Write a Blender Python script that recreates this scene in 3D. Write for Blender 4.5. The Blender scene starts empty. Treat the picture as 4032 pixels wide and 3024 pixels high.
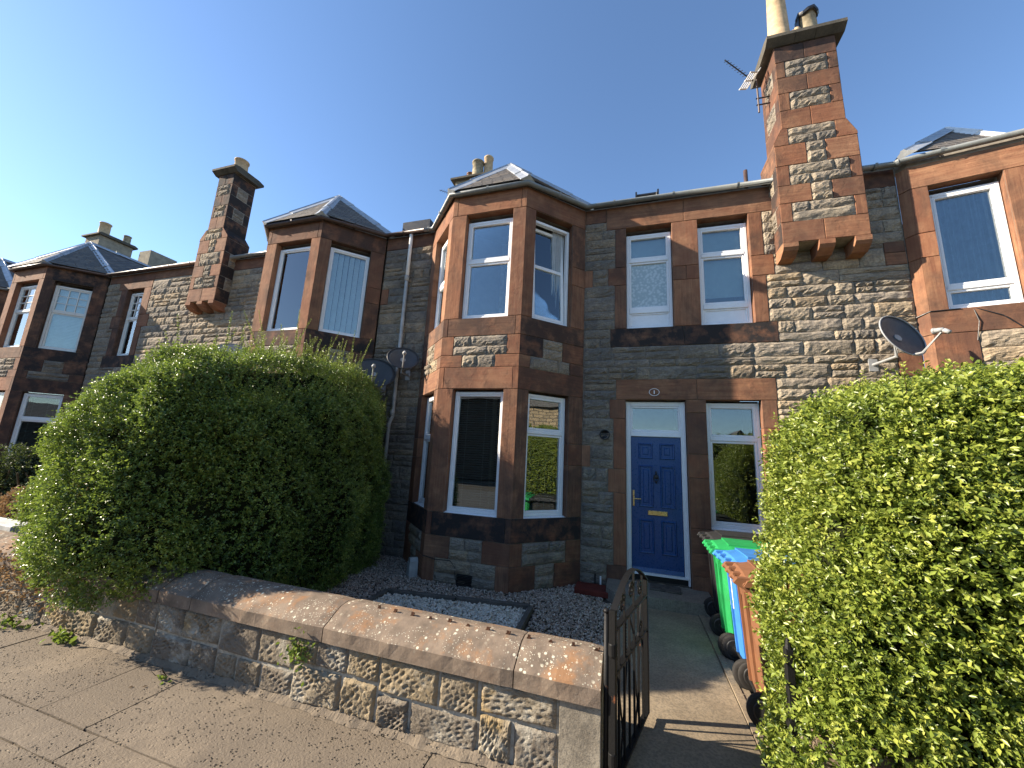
import bpy, math, random
import numpy as np
from mathutils import Vector, Matrix
R = random.Random(7)
NP = np.random.default_rng(11)
rad = math.radians
S = bpy.context.scene
COL = S.collection
PI = math.pi

# ------------------------------------------------------------------ camera, light, exposure
cd = bpy.data.cameras.new('camera'); cam = bpy.data.objects.new('camera', cd); COL.objects.link(cam)
S.camera = cam
_a, _b, _c = rad(-17.434), rad(10.787), rad(2.964)
_fw = Vector((math.sin(_a)*math.cos(_b), math.cos(_a)*math.cos(_b), math.sin(_b)))
_r = Vector((math.cos(_a), -math.sin(_a), 0)); _u = _r.cross(_fw)
_R2 = _r*math.cos(_c) + _u*math.sin(_c); _U2 = -_r*math.sin(_c) + _u*math.cos(_c)
_m = Matrix((( _R2.x, _U2.x, -_fw.x), (_R2.y, _U2.y, -_fw.y), (_R2.z, _U2.z, -_fw.z))).to_4x4()
cam.matrix_world = Matrix.Translation((0, 0, 1.86)) @ _m
cd.sensor_fit = 'HORIZONTAL'; cd.sensor_width = 36.0; cd.lens = 1492.07*36/4032
cd.clip_start = 0.05; cd.clip_end = 3000

SUNV = Vector((3.55, 1.0, -1.80)).normalized()
EL = math.asin(-SUNV.z); ROT = math.atan2(-SUNV.x, -SUNV.y) % (2*PI)
w = bpy.data.worlds.new('World'); S.world = w; w.use_nodes = True
nt = w.node_tree; nt.nodes.clear()
sky = nt.nodes.new('ShaderNodeTexSky'); sky.sky_type = 'NISHITA'; sky.sun_disc = False
sky.sun_elevation = EL; sky.sun_rotation = ROT; sky.altitude = 50; sky.air_density = 1.0; sky.dust_density = 0.2; sky.ozone_density = 4.0
bg = nt.nodes.new('ShaderNodeBackground'); bg.inputs[1].default_value = 0.093
out = nt.nodes.new('ShaderNodeOutputWorld')
nt.links.new(sky.outputs[0], bg.inputs[0]); nt.links.new(bg.outputs[0], out.inputs[0])
sd = bpy.data.lights.new('sun', 'SUN'); sd.energy = 4.7; sd.angle = rad(0.53); sd.color = (1.0, 0.87, 0.70)
sun = bpy.data.objects.new('sun', sd); COL.objects.link(sun)
sun.rotation_euler = SUNV.to_track_quat('-Z', 'Y').to_euler(); sun.location = (-40, -10, 30)
S.view_settings.view_transform = 'Standard'; S.view_settings.look = 'None'
S.view_settings.gamma = 1.0; S.view_settings.use_curve_mapping = False
S.view_settings.exposure = 1.55

# ------------------------------------------------------------------ materials
class NT:
    def __init__(s, name):
        s.m = bpy.data.materials.new(name); s.m.use_nodes = True; s.t = s.m.node_tree; s.t.nodes.clear()
        s.out = s.n('ShaderNodeOutputMaterial')
    def n(s, typ, **kw):
        nd = s.t.nodes.new(typ)
        for k, v in kw.items():
            if k.startswith('i_'):
                key = k[2:]; key = int(key) if key.isdigit() else key.replace('_', ' ')
                nd.inputs[key].default_value = v
            else: setattr(nd, k, v)
        return nd
    def l(s, a, b): s.t.links.new(a, b)
    def coord(s, kind='Object'): return s.n('ShaderNodeTexCoord').outputs[kind]
    def rnd(s): return s.n('ShaderNodeObjectInfo').outputs['Random']
    def mapv(s, v, scale=(1, 1, 1), offs=None):
        mp = s.n('ShaderNodeMapping'); mp.inputs['Scale'].default_value = scale; s.l(v, mp.inputs['Vector'])
        if offs is not None: s.l(offs, mp.inputs['Location'])
        return mp.outputs[0]
    def noise(s, v, scale, detail=4, rough=.55, dist=0):
        nd = s.n('ShaderNodeTexNoise', i_Scale=scale, i_Detail=detail, i_Roughness=rough, i_Distortion=dist)
        if v is not None: s.l(v, nd.inputs['Vector'])
        return nd.outputs[0]
    def voro(s, v, scale, feature='F1', out=0):
        nd = s.n('ShaderNodeTexVoronoi', feature=feature, i_Scale=scale); s.l(v, nd.inputs['Vector']); return nd.outputs[out]
    def ramp(s, fac, stops, interp='LINEAR'):
        nd = s.n('ShaderNodeValToRGB'); s.l(fac, nd.inputs[0]); cr = nd.color_ramp; cr.interpolation = interp
        while len(cr.elements) > 1: cr.elements.remove(cr.elements[-1])
        for i, (p, c) in enumerate(stops):
            e = cr.elements[0] if i == 0 else cr.elements.new(p)
            e.position = p; e.color = (c[0], c[1], c[2], 1) if not isinstance(c, (int, float)) else (c, c, c, 1)
        return nd.outputs[0]
    def math(s, op, a, b=None, clamp=False):
        nd = s.n('ShaderNodeMath', operation=op, use_clamp=clamp)
        for i, x in enumerate((a, b)):
            if x is None: continue
            if isinstance(x, (int, float)): nd.inputs[i].default_value = x
            else: s.l(x, nd.inputs[i])
        return nd.outputs[0]
    def mix(s, fac, a, b, mode='MIX'):
        nd = s.n('ShaderNodeMix', data_type='RGBA', blend_type=mode)
        for idx, x in ((0, fac), (6, a), (7, b)):
            if isinstance(x, (int, float)): nd.inputs[idx].default_value = x
            elif isinstance(x, tuple): nd.inputs[idx].default_value = (x[0], x[1], x[2], 1)
            else: s.l(x, nd.inputs[idx])
        return nd.outputs[2]
    def bump(s, h, strength=.5, dist=.01, prev=None):
        nd = s.n('ShaderNodeBump', i_Strength=strength, i_Distance=dist); s.l(h, nd.inputs['Height'])
        if prev is not None: s.l(prev, nd.inputs['Normal'])
        return nd.outputs[0]
    def attr(s, name):
        return s.n('ShaderNodeAttribute', attribute_type='OBJECT', attribute_name=name).outputs['Fac']
    def bsdf(s, col, rough=.8, normal=None, spec=.3, metal=0):
        b = s.n('ShaderNodeBsdfPrincipled')
        for key, x in (('Base Color', col), ('Roughness', rough), ('Metallic', metal), ('Specular IOR Level', spec)):
            if isinstance(x, (int, float)): b.inputs[key].default_value = x
            elif isinstance(x, tuple): b.inputs[key].default_value = (x[0], x[1], x[2], 1)
            else: s.l(x, b.inputs[key])
        if normal is not None: s.l(normal, b.inputs['Normal'])
        s.l(b.outputs[0], s.out.inputs[0]); return b

def offs_coord(t, k=37.0):
    """object coordinates shifted per object, so no two stones share a pattern"""
    r = t.rnd(); c = t.n('ShaderNodeCombineXYZ')
    t.l(t.math('MULTIPLY', r, k), c.inputs[0]); t.l(t.math('MULTIPLY', r, k*2.3), c.inputs[1]); t.l(t.math('MULTIPLY', r, k*.7), c.inputs[2])
    a = t.n('ShaderNodeVectorMath', operation='ADD'); t.l(t.coord(), a.inputs[0]); t.l(c.outputs[0], a.inputs[1])
    return a.outputs[0]
def world_pos(t): return t.n('ShaderNodeNewGeometry').outputs['Position']

def m_rubble():
    t = NT('rock_faced_rubble'); v = offs_coord(t); r = t.rnd(); wp = world_pos(t)
    base = t.ramp(r, [(0, (.32, .265, .20)), (.14, (.41, .335, .24)), (.3, (.25, .22, .185)), (.42, (.45, .36, .255)), (.55, (.34, .28, .21)), (.68, (.47, .345, .21)), (.8, (.37, .31, .245)), (.92, (.27, .235, .19)), (1, (.42, .35, .265))], 'CONSTANT')
    n1 = t.noise(v, 9, 6, .65); n2 = t.noise(v, 45, 5, .7)
    c = t.mix(t.ramp(n1, [(.35, 0), (.7, .65)]), base, (.50, .41, .28))
    c = t.mix(t.math('MULTIPLY', t.ramp(n2, [(.42, 1), (.6, 0)]), .45), c, (.10, .085, .07))
    # soot, laid heavier on the shaded stretches to deepen their shade; strength per stone
    so = t.attr('soot'); nz = t.noise(wp, 3.1, 4, .6)
    f = t.math('MULTIPLY', so, t.ramp(t.math('ADD', nz, t.math('MULTIPLY', t.noise(v, 14, 3), .45)), [(.5, .25), (.85, 1.0)]), True)
    f2 = t.math('MULTIPLY', t.ramp(t.math('ADD', t.noise(wp, 1.3, 5, .7), t.math('MULTIPLY', t.noise(v, 8, 4), .5)), [(.66, 0), (.92, 1)]), .6)
    f = t.math('MAXIMUM', f, f2)
    c = t.mix(t.math('MULTIPLY', f, .9), c, (.07, .07, .071))
    h = t.math('ADD', t.noise(v, 24, 6, .7), t.math('MULTIPLY', t.voro(t.mapv(v, (1, 1, 2.4)), 16), .8))
    nb = t.bump(h, .85, .016); nb = t.bump(t.noise(v, 150, 3, .6), .5, .004, nb)
    t.bsdf(c, .92, nb, .15); return t.m
def m_sandstone():
    t = NT('red_sandstone'); v = offs_coord(t); r = t.rnd(); wp = world_pos(t)
    base = t.ramp(r, [(0, (.31, .145, .076)), (.2, (.36, .18, .095)), (.4, (.265, .118, .063)), (.55, (.38, .20, .11)), (.75, (.33, .145, .074)), (.9, (.24, .122, .072))], 'CONSTANT')
    vert = t.attr('vert')
    bed = t.mix(vert, t.noise(t.mapv(v, (1.6, 1.6, 26)), 1.6, 5, .6, .3), t.noise(t.mapv(v, (24, 24, 1.3)), 1.6, 5, .6, .3))
    c = t.mix(t.ramp(bed, [(.30, .0), (.70, .95)]), base, (.20, .08, .045))
    c = t.mix(t.math('MULTIPLY', t.ramp(t.noise(v, 5, 4, .6), [(.45, 0), (.75, 1)]), .45), c, (.40, .22, .12))
    c = t.mix(t.math('MULTIPLY', t.ramp(t.noise(v, 60, 3, .7), [(.56, 0), (.7, 1)]), .35), c, (.12, .065, .045))
    so = t.attr('soot'); nz = t.noise(wp, 4.3, 5, .65)
    f = t.math('MULTIPLY', so, t.ramp(nz, [(.28, .3), (.54, 1.0)]), True)
    wz = t.math('MULTIPLY', t.ramp(t.noise(t.mapv(wp, (1, 1, .75)), 2.1, 6, .68, .6), [(.47, 0), (.68, 1)]), .68)
    c = t.mix(wz, c, (.085, .052, .038)); c = t.mix(f, c, (.032, .027, .026))
    h = t.math('ADD', t.math('MULTIPLY', bed, .7), t.noise(v, 60, 5, .65))
    nb = t.bump(h, .35, .006); nb = t.bump(t.ramp(t.noise(v, 7, 3, .5), [(.5, 0), (.62, 1)]), .3, .006, nb)
    t.bsdf(c, .88, nb, .2); return t.m
def m_mortar():
    t = NT('mortar'); v = world_pos(t); n = t.noise(v, 14, 5, .6)
    c = t.ramp(n, [(.3, (.20, .175, .145)), (.7, (.33, .295, .24))])
    t.bsdf(c, .95, t.bump(t.noise(v, 90, 4, .6), .5, .004), .1); return t.m
def m_wallstone():
    """garden-wall blocks: punched tooling marks and pale lichen crust"""
    t = NT('tooled_wall_stone'); v = offs_coord(t); r = t.rnd(); wp = world_pos(t)
    base = t.ramp(r, [(0, (.225, .185, .13)), (.25, (.27, .22, .15)), (.5, (.18, .15, .115)), (.75, (.30, .235, .145))], 'CONSTANT')
    n1 = t.noise(v, 11, 6, .65)
    c = t.mix(t.ramp(n1, [(.4, 0), (.72, .7)]), base, (.22, .19, .145))
    c = t.mix(t.math('MULTIPLY', t.ramp(t.noise(wp, 2.3, 6, .72, .4), [(.53, 0), (.66, 1)]), .75), c, (.48, .45, .37))
    c = t.mix(t.math('MULTIPLY', t.ramp(t.noise(wp, 3.7, 3), [(.62, 0), (.74, 1)]), .6), c, (.42, .29, .12))
    wv = t.n('ShaderNodeTexWave', wave_type='BANDS', bands_direction='DIAGONAL', i_Scale=8.5, i_Distortion=2.6, i_Detail=3.0, i_Detail_Scale=1.6)
    t.l(t.mapv(v, (.75, .3, 1.6)), wv.inputs['Vector'])
    mask = t.ramp(t.noise(v, 4.0, 2), [(.40, 0), (.56, 1)])
    tool = t.math('MULTIPLY', t.ramp(wv.outputs[1], [(.2, 0), (.55, 1)]), t.math('MULTIPLY', mask, t.ramp(t.noise(v, 22, 2), [(.35, .2), (.6, 1)])))
    h = t.math('ADD', t.math('MULTIPLY', tool, .25), t.math('MULTIPLY', t.noise(v, 26, 6, .7), .9))
    nb = t.bump(h, 1.0, .02); nb = t.bump(t.noise(v, 170, 3, .6), .5, .004, nb)
    t.bsdf(c, .93, nb, .12); return t.m
def m_coping():
    t = NT('lichened_coping'); v = world_pos(t); r = t.rnd()
    n = t.noise(v, 6, 6, .65)
    c = t.ramp(n, [(.3, (.12, .095, .072)), (.5, (.195, .15, .112)), (.7, (.26, .20, .145))])
    g = t.n('ShaderNodeNewGeometry'); sep = t.n('ShaderNodeSeparateXYZ'); t.l(g.outputs['Normal'], sep.inputs[0])
    up = t.ramp(sep.outputs[2], [(.2, .12), (.6, 1)])
    org = t.math('MULTIPLY', t.ramp(t.noise(v, 3.2, 6, .7), [(.52, 0), (.64, 1)]), up)
    c = t.mix(t.math('MULTIPLY', org, .62), c, (.33, .16, .065))
    pz = t.math('MULTIPLY', t.ramp(t.voro(t.mapv(v, (1, 1, 1)), 21), [(.18, 1), (.24, 0)]), t.ramp(t.noise(v, 3.0, 3), [(.46, 0), (.55, 1)]))
    pz2 = t.math('MULTIPLY', t.ramp(t.voro(t.mapv(v, (1.3, 1.3, 1.3)), 46), [(.16, 1), (.24, 0)]), t.ramp(t.noise(v, 5.0, 3), [(.44, 0), (.52, 1)]))
    sp = t.math('MULTIPLY', t.math('MAXIMUM', pz, pz2), up)
    c = t.mix(t.math('MULTIPLY', sp, .9), c, (.60, .57, .44))
    h = t.math('ADD', t.noise(v, 30, 6, .7), t.math('MULTIPLY', sp, .3))
    t.bsdf(c, .92, t.bump(h, .6, .007), .12); return t.m
def m_pave():
    t = NT('worn_paving'); v = world_pos(t); r = t.rnd()
    n = t.noise(v, 1.4, 6, .65); n2 = t.noise(v, 28, 5, .7)
    c = t.ramp(n, [(.3, (.125, .10, .073)), (.7, (.205, .165, .118))])
    c = t.mix(t.math('MULTIPLY', t.ramp(n2, [(.4, 1), (.6, 0)]), .3), c, (.115, .095, .075))
    c = t.mix(t.math('MULTIPLY', t.ramp(t.noise(v, 140, 2), [(.66, 0), (.72, 1)]), .6), c, (.42, .38, .31))
    c = t.mix(t.math('MULTIPLY', r, .35), c, (.20, .165, .125))
    pit = t.ramp(t.voro(t.mapv(v, (1.0, 2.3, 1)), 27), [(.08, 0), (.34, 1)])
    pm = t.ramp(t.noise(v, 2.3, 3), [(.40, 1), (.58, .08)])
    pits = t.math('MULTIPLY', t.math('MULTIPLY', t.math('SUBTRACT', 1.0, pit), pm), t.ramp(t.noise(v, 17, 2), [(.45, 0), (.58, 1)]))
    h = t.math('SUBTRACT', t.math('MULTIPLY', t.noise(v, 60, 5, .65), .4), t.math('MULTIPLY', pits, 2.0))
    c = t.mix(t.math('MULTIPLY', pits, .4), c, (.07, .058, .045))
    c = t.mix(t.math('MULTIPLY', t.ramp(t.noise(v, .9, 5, .7, .5), [(.52, 0), (.64, 1)]), .45), c, (.28, .225, .16))
    t.bsdf(c, .9, t.bump(h, 1.0, .017), .2); return t.m
def m_concrete(name, a, b, sc=3.0, rough=.9, dark=(.05, .05, .045)):
    t = NT(name); v = world_pos(t); n = t.noise(v, sc, 6, .68); n2 = t.noise(v, 50, 4, .7)
    c = t.ramp(n, [(.3, a), (.7, b)])
    c = t.mix(t.math('MULTIPLY', t.ramp(n2, [(.4, 1), (.55, 0)]), .4), c, dark)
    t.bsdf(c, rough, t.bump(t.math('ADD', t.noise(v, 110, 3, .6), t.noise(v, 18, 4)), .4, .005), .2); return t.m
def m_plain(name, col, rough=.5, spec=.4, metal=0, var=.12, bumps=.0, sc=30):
    t = NT(name); v = offs_coord(t); n = t.noise(v, sc*.3, 5, .6)
    d = tuple(x*(1-var*1.6) for x in col); l = tuple(min(1, x*(1+var)) for x in col)
    c = t.ramp(n, [(.3, d), (.7, l)])
    rr = t.ramp(t.noise(v, sc, 3), [(.3, max(.02, rough-.08)), (.7, min(1, rough+.1))])
    t.bsdf(c, rr, t.bump(t.noise(v, sc*3, 3), bumps, .003) if bumps else None, spec, metal); return t.m
def m_slate():
    t = NT('slate'); v = offs_coord(t); r = t.rnd()
    base = t.ramp(r, [(0, (.105, .095, .088)), (.3, (.135, .12, .105)), (.6, (.09, .085, .082)), (.8, (.155, .13, .108))], 'CONSTANT')
    c = t.mix(t.ramp(t.noise(v, 18, 5, .6), [(.4, 0), (.75, .6)]), base, (.20, .175, .14))
    t.bsdf(c, .75, t.bump(t.noise(t.mapv(v, (1, 1, 1)), 40, 4, .6), .5, .005), .3); return t.m
def m_leaf(name, stops, rough=.42, trans=.35, tcol=(.26, .36, .05), spec=.45):
    t = NT(name); wp = world_pos(t)
    at = t.n('ShaderNodeAttribute', attribute_type='GEOMETRY', attribute_name='tone').outputs['Fac']
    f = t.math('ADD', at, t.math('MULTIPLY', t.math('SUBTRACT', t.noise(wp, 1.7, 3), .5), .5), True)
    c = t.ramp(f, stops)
    b = t.n('ShaderNodeBsdfPrincipled'); t.l(c, b.inputs['Base Color']); b.inputs['Roughness'].default_value = rough; b.inputs['Specular IOR Level'].default_value = spec
    tr = t.n('ShaderNodeBsdfTranslucent'); t.l(t.mix(.5, c, tcol), tr.inputs[0])
    mx = t.n('ShaderNodeMixShader', i_0=trans); t.l(b.outputs[0], mx.inputs[1]); t.l(tr.outputs[0], mx.inputs[2]); t.l(mx.outputs[0], t.out.inputs[0])
    return t.m
def m_pebble(name, stops):
    t = NT(name)
    at = t.n('ShaderNodeAttribute', attribute_type='GEOMETRY', attribute_name='tone').outputs['Fac']
    c = t.ramp(at, stops, 'CONSTANT'); c = t.mix(t.math('MULTIPLY', t.noise(world_pos(t), 120, 3), .35), c, (.09, .075, .06))
    t.bsdf(c, .75, None, .25); return t.m
def m_glass():
    t = NT('window_glass')
    fr = t.n('ShaderNodeFresnel', i_IOR=1.52)
    f = t.math('ADD', t.math('MULTIPLY', fr.outputs[0], 1.6), .05, True)
    nb = t.bump(t.noise(world_pos(t), 2.2, 1), .025, .05)
    g = t.n('ShaderNodeBsdfGlossy', i_Roughness=.0); g.inputs[0].default_value = (.93, .97, 1, 1); t.l(nb, g.inputs['Normal'])
    tr = t.n('ShaderNodeBsdfTransparent'); tr.inputs[0].default_value = (.86, .91, .90, 1)
    mx = t.n('ShaderNodeMixShader'); t.l(f, mx.inputs[0]); t.l(tr.outputs[0], mx.inputs[1]); t.l(g.outputs[0], mx.inputs[2]); t.l(mx.outputs[0], t.out.inputs[0]); return t.m
def m_frosted():
    t = NT('frosted_glass'); v = offs_coord(t)
    fl = t.ramp(t.voro(t.mapv(v, (1, 1, 1)), 24, 'SMOOTH_F1'), [(.25, 1), (.5, 0)])
    c = t.mix(fl, (.34, .42, .43), (.50, .57, .57))
    t.bsdf(c, .22, t.bump(t.noise(v, 60, 3), .3, .003), .7); return t.m
def m_iron():
    t = NT('black_painted_iron'); v = world_pos(t)
    rust = t.ramp(t.noise(v, 7, 6, .7), [(.66, 0), (.73, 1)])
    c = t.mix(rust, (.008, .008, .008), (.21, .075, .03))
    h = t.noise(v, 60, 4)
    t.bsdf(c, t.ramp(rust, [(0, .55), (1, .85)]), t.bump(h, .5, .003), .22); return t.m
def m_lead():
    t = NT('lead_flashing'); v = offs_coord(t); n = t.noise(v, 8, 5, .6)
    t.bsdf(t.ramp(n, [(.3, (.30, .32, .34)), (.7, (.46, .48, .49))]), .42, t.bump(t.noise(v, 20, 3), .3, .01), .5, .35); return t.m
def m_bgstack():
    t = NT('weathered_render'); v = world_pos(t); n = t.noise(v, 5, 6, .7)
    t.bsdf(t.ramp(n, [(.3, (.17, .15, .12)), (.7, (.33, .29, .22))]), .95, t.bump(t.noise(v, 30, 5), .6, .02), .1); return t.m
def m_roofslope():
    t = NT('slated_roof'); v = world_pos(t)
    b = t.n('ShaderNodeTexBrick', i_Scale=4.0, i_Mortar_Size=.01); t.l(v, b.inputs[0])
    b.inputs[1].default_value = (.11, .105, .1, 1); b.inputs[2].default_value = (.15, .135, .12, 1); b.inputs[3].default_value = (.04, .04, .04, 1)
    t.bsdf(b.outputs[0], .8, None, .3); return t.m

def m_tanwall():
    t = NT('tan_stone_courses'); v = world_pos(t)
    b = t.n('ShaderNodeTexBrick', i_Scale=1.0, i_Mortar_Size=.018, i_Brick_Width=.45, i_Row_Height=.19); cx = t.n('ShaderNodeMapping'); cx.inputs['Rotation'].default_value = (0, PI/2, 0); 
    sp = t.n('ShaderNodeSeparateXYZ'); t.l(v, sp.inputs[0]); cb = t.n('ShaderNodeCombineXYZ'); t.l(sp.outputs[1], cb.inputs[0]); t.l(sp.outputs[2], cb.inputs[1]); t.l(cb.outputs[0], b.inputs[0])
    b.inputs[1].default_value = (.36, .27, .17, 1); b.inputs[2].default_value = (.26, .20, .13, 1); b.inputs[3].default_value = (.12, .10, .08, 1)
    t.bsdf(b.outputs[0], .9, t.bump(b.outputs[1], 1.0, -.03), .1); return t.m
M = dict(rusty=m_plain('rusty_iron', (.075, .035, .02), .85, .2, 0, .4), capdark=m_concrete('sooty_cap_stone', (.055, .05, .04), (.13, .115, .09), 3), tanwall=m_tanwall(), rubble=m_rubble(), sand=m_sandstone(), mortar=m_mortar(), wallstone=m_wallstone(), coping=m_coping(), pave=m_pave(),
    path=m_concrete('path_concrete', (.18, .142, .098), (.30, .24, .165), 2.2), pierstone=m_concrete('pier_stone', (.17, .145, .11), (.36, .315, .24), 4), step=m_concrete('step_stone', (.16, .14, .11), (.27, .24, .19), 3),
    soil=m_concrete('soil', (.05, .04, .03), (.10, .08, .055), 5), asphalt=m_concrete('worn_road', (.075, .072, .068), (.12, .115, .105), 2),
    upvc=m_plain('white_upvc', (.80, .80, .79), .32, .5, 0, .03), cream=m_plain('cream_timber_paint', (.72, .70, .64), .45, .4, 0, .06),
    glass=m_glass(), frosted=m_frosted(), slate=m_slate(), lead=m_lead(), roofs=m_roofslope(), stack=m_bgstack(), iron=m_iron(),
    blue=m_plain('navy_door_paint', (.011, .060, .185), .30, .5, 0, .06), brass=m_plain('brass', (.72, .52, .22), .30, .5, 1, .1),
    blackm=m_plain('black_metal', (.015, .015, .015), .4, .5), pot=m_plain('buff_chimney_pot', (.52, .38, .23), .75, .2, 0, .2, .3), potgrey=m_plain('weathered_pot', (.33, .28, .19), .85, .2, 0, .35, .4),
    gutter=m_plain('grey_gutter', (.19, .205, .205), .4, .5, 0, .12), gutterb=m_plain('brown_gutter', (.075, .045, .035), .45, .5, 0, .2), pipe=m_plain('grey_downpipe', (.38, .375, .35), .5, .4, 0, .15),
    gbin=m_plain('green_plastic', (.018, .27, .075), .48, .4, 0, .10), bbin=m_plain('blue_plastic', (.045, .19, .50), .48, .4, 0, .10), brbin=m_plain('brown_plastic', (.19, .085, .042), .5, .4, 0, .10), kbin=m_plain('black_plastic', (.025, .025, .025), .45, .45, 0, .1),
    rubber=m_plain('tyre_rubber', (.03, .028, .026), .8, .2, 0, .25, .3), dish=m_plain('grey_dish', (.055, .058, .062), .45, .4, 0, .1), dishgrey=m_plain('light_grey_plastic', (.30, .305, .305), .5, .4, 0, .1),
    alu=m_plain('aluminium', (.55, .55, .54), .4, .5, .7, .1), white=m_plain('white_paint', (.78, .77, .74), .6, .3, 0, .05), sticker=m_plain('white_sticker', (.82, .83, .82), .5, .3, 0, .02), ink=m_plain('grey_ink', (.25, .26, .27), .6), greenink=m_plain('green_ink', (.06, .42, .13), .6),
    blind=m_plain('pale_blind', (.78, .80, .82), .7, .2, 0, .05), vblind=m_plain('dark_blind', (.16, .15, .14), .45, .4, 0, .08), curtain=m_plain('white_curtain', (.62, .63, .62), .8, .1, 0, .1), bcurtain=m_plain('blue_grey_curtain', (.17, .22, .30), .85, .1, 0, .12), room=m_plain('room_wall', (.13, .12, .11), .9, .1), roller=m_plain('roller_blind', (.50, .55, .55), .8, .1, 0, .05),
    brick=m_plain('dark_red_block', (.12, .026, .018), .85, .2, 0, .2, .4), mat=m_plain('doormat', (.10, .09, .075), .95, .05, 0, .3, .6, 60), edging=m_concrete('dark_edging', (.07, .062, .052), (.14, .125, .105), 5), trough=m_plain('pale_trough', (.5, .5, .46), .8, .2, 0, .15),
    twig=m_plain('twigs', (.075, .055, .032), .9, .1, 0, .3), core=m_plain('dark_hedge_core', (.016, .019, .008), 1.0, .0, 0, .3),
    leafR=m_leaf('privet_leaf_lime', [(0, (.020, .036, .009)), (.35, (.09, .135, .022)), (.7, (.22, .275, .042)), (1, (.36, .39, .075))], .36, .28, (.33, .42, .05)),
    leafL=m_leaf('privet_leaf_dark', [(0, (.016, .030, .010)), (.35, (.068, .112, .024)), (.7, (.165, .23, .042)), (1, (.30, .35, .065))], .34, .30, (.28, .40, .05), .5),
    leafD=m_leaf('conifer_green', [(0, (.02, .035, .02)), (1, (.06, .08, .035))], .6, .15), leafB=m_leaf('dry_leaf', [(0, (.10, .065, .035)), (.5, (.23, .15, .08)), (1, (.36, .26, .14))], .7, .25, (.3, .15, .05), .2),
    weed=m_leaf('weed_leaf', [(0, (.05, .10, .02)), (1, (.17, .22, .04))], .5, .35), pebble=m_pebble('grey_gravel', [(0, (.34, .265, .205)), (.25, (.49, .41, .335)), (.5, (.25, .20, .165)), (.7, (.60, .52, .43)), (.88, (.42, .29, .205))]), wpebble=m_pebble('white_gravel', [(0, (.66, .59, .48)), (.4, (.76, .69, .58)), (.75, (.54, .47, .37))]))

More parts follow.
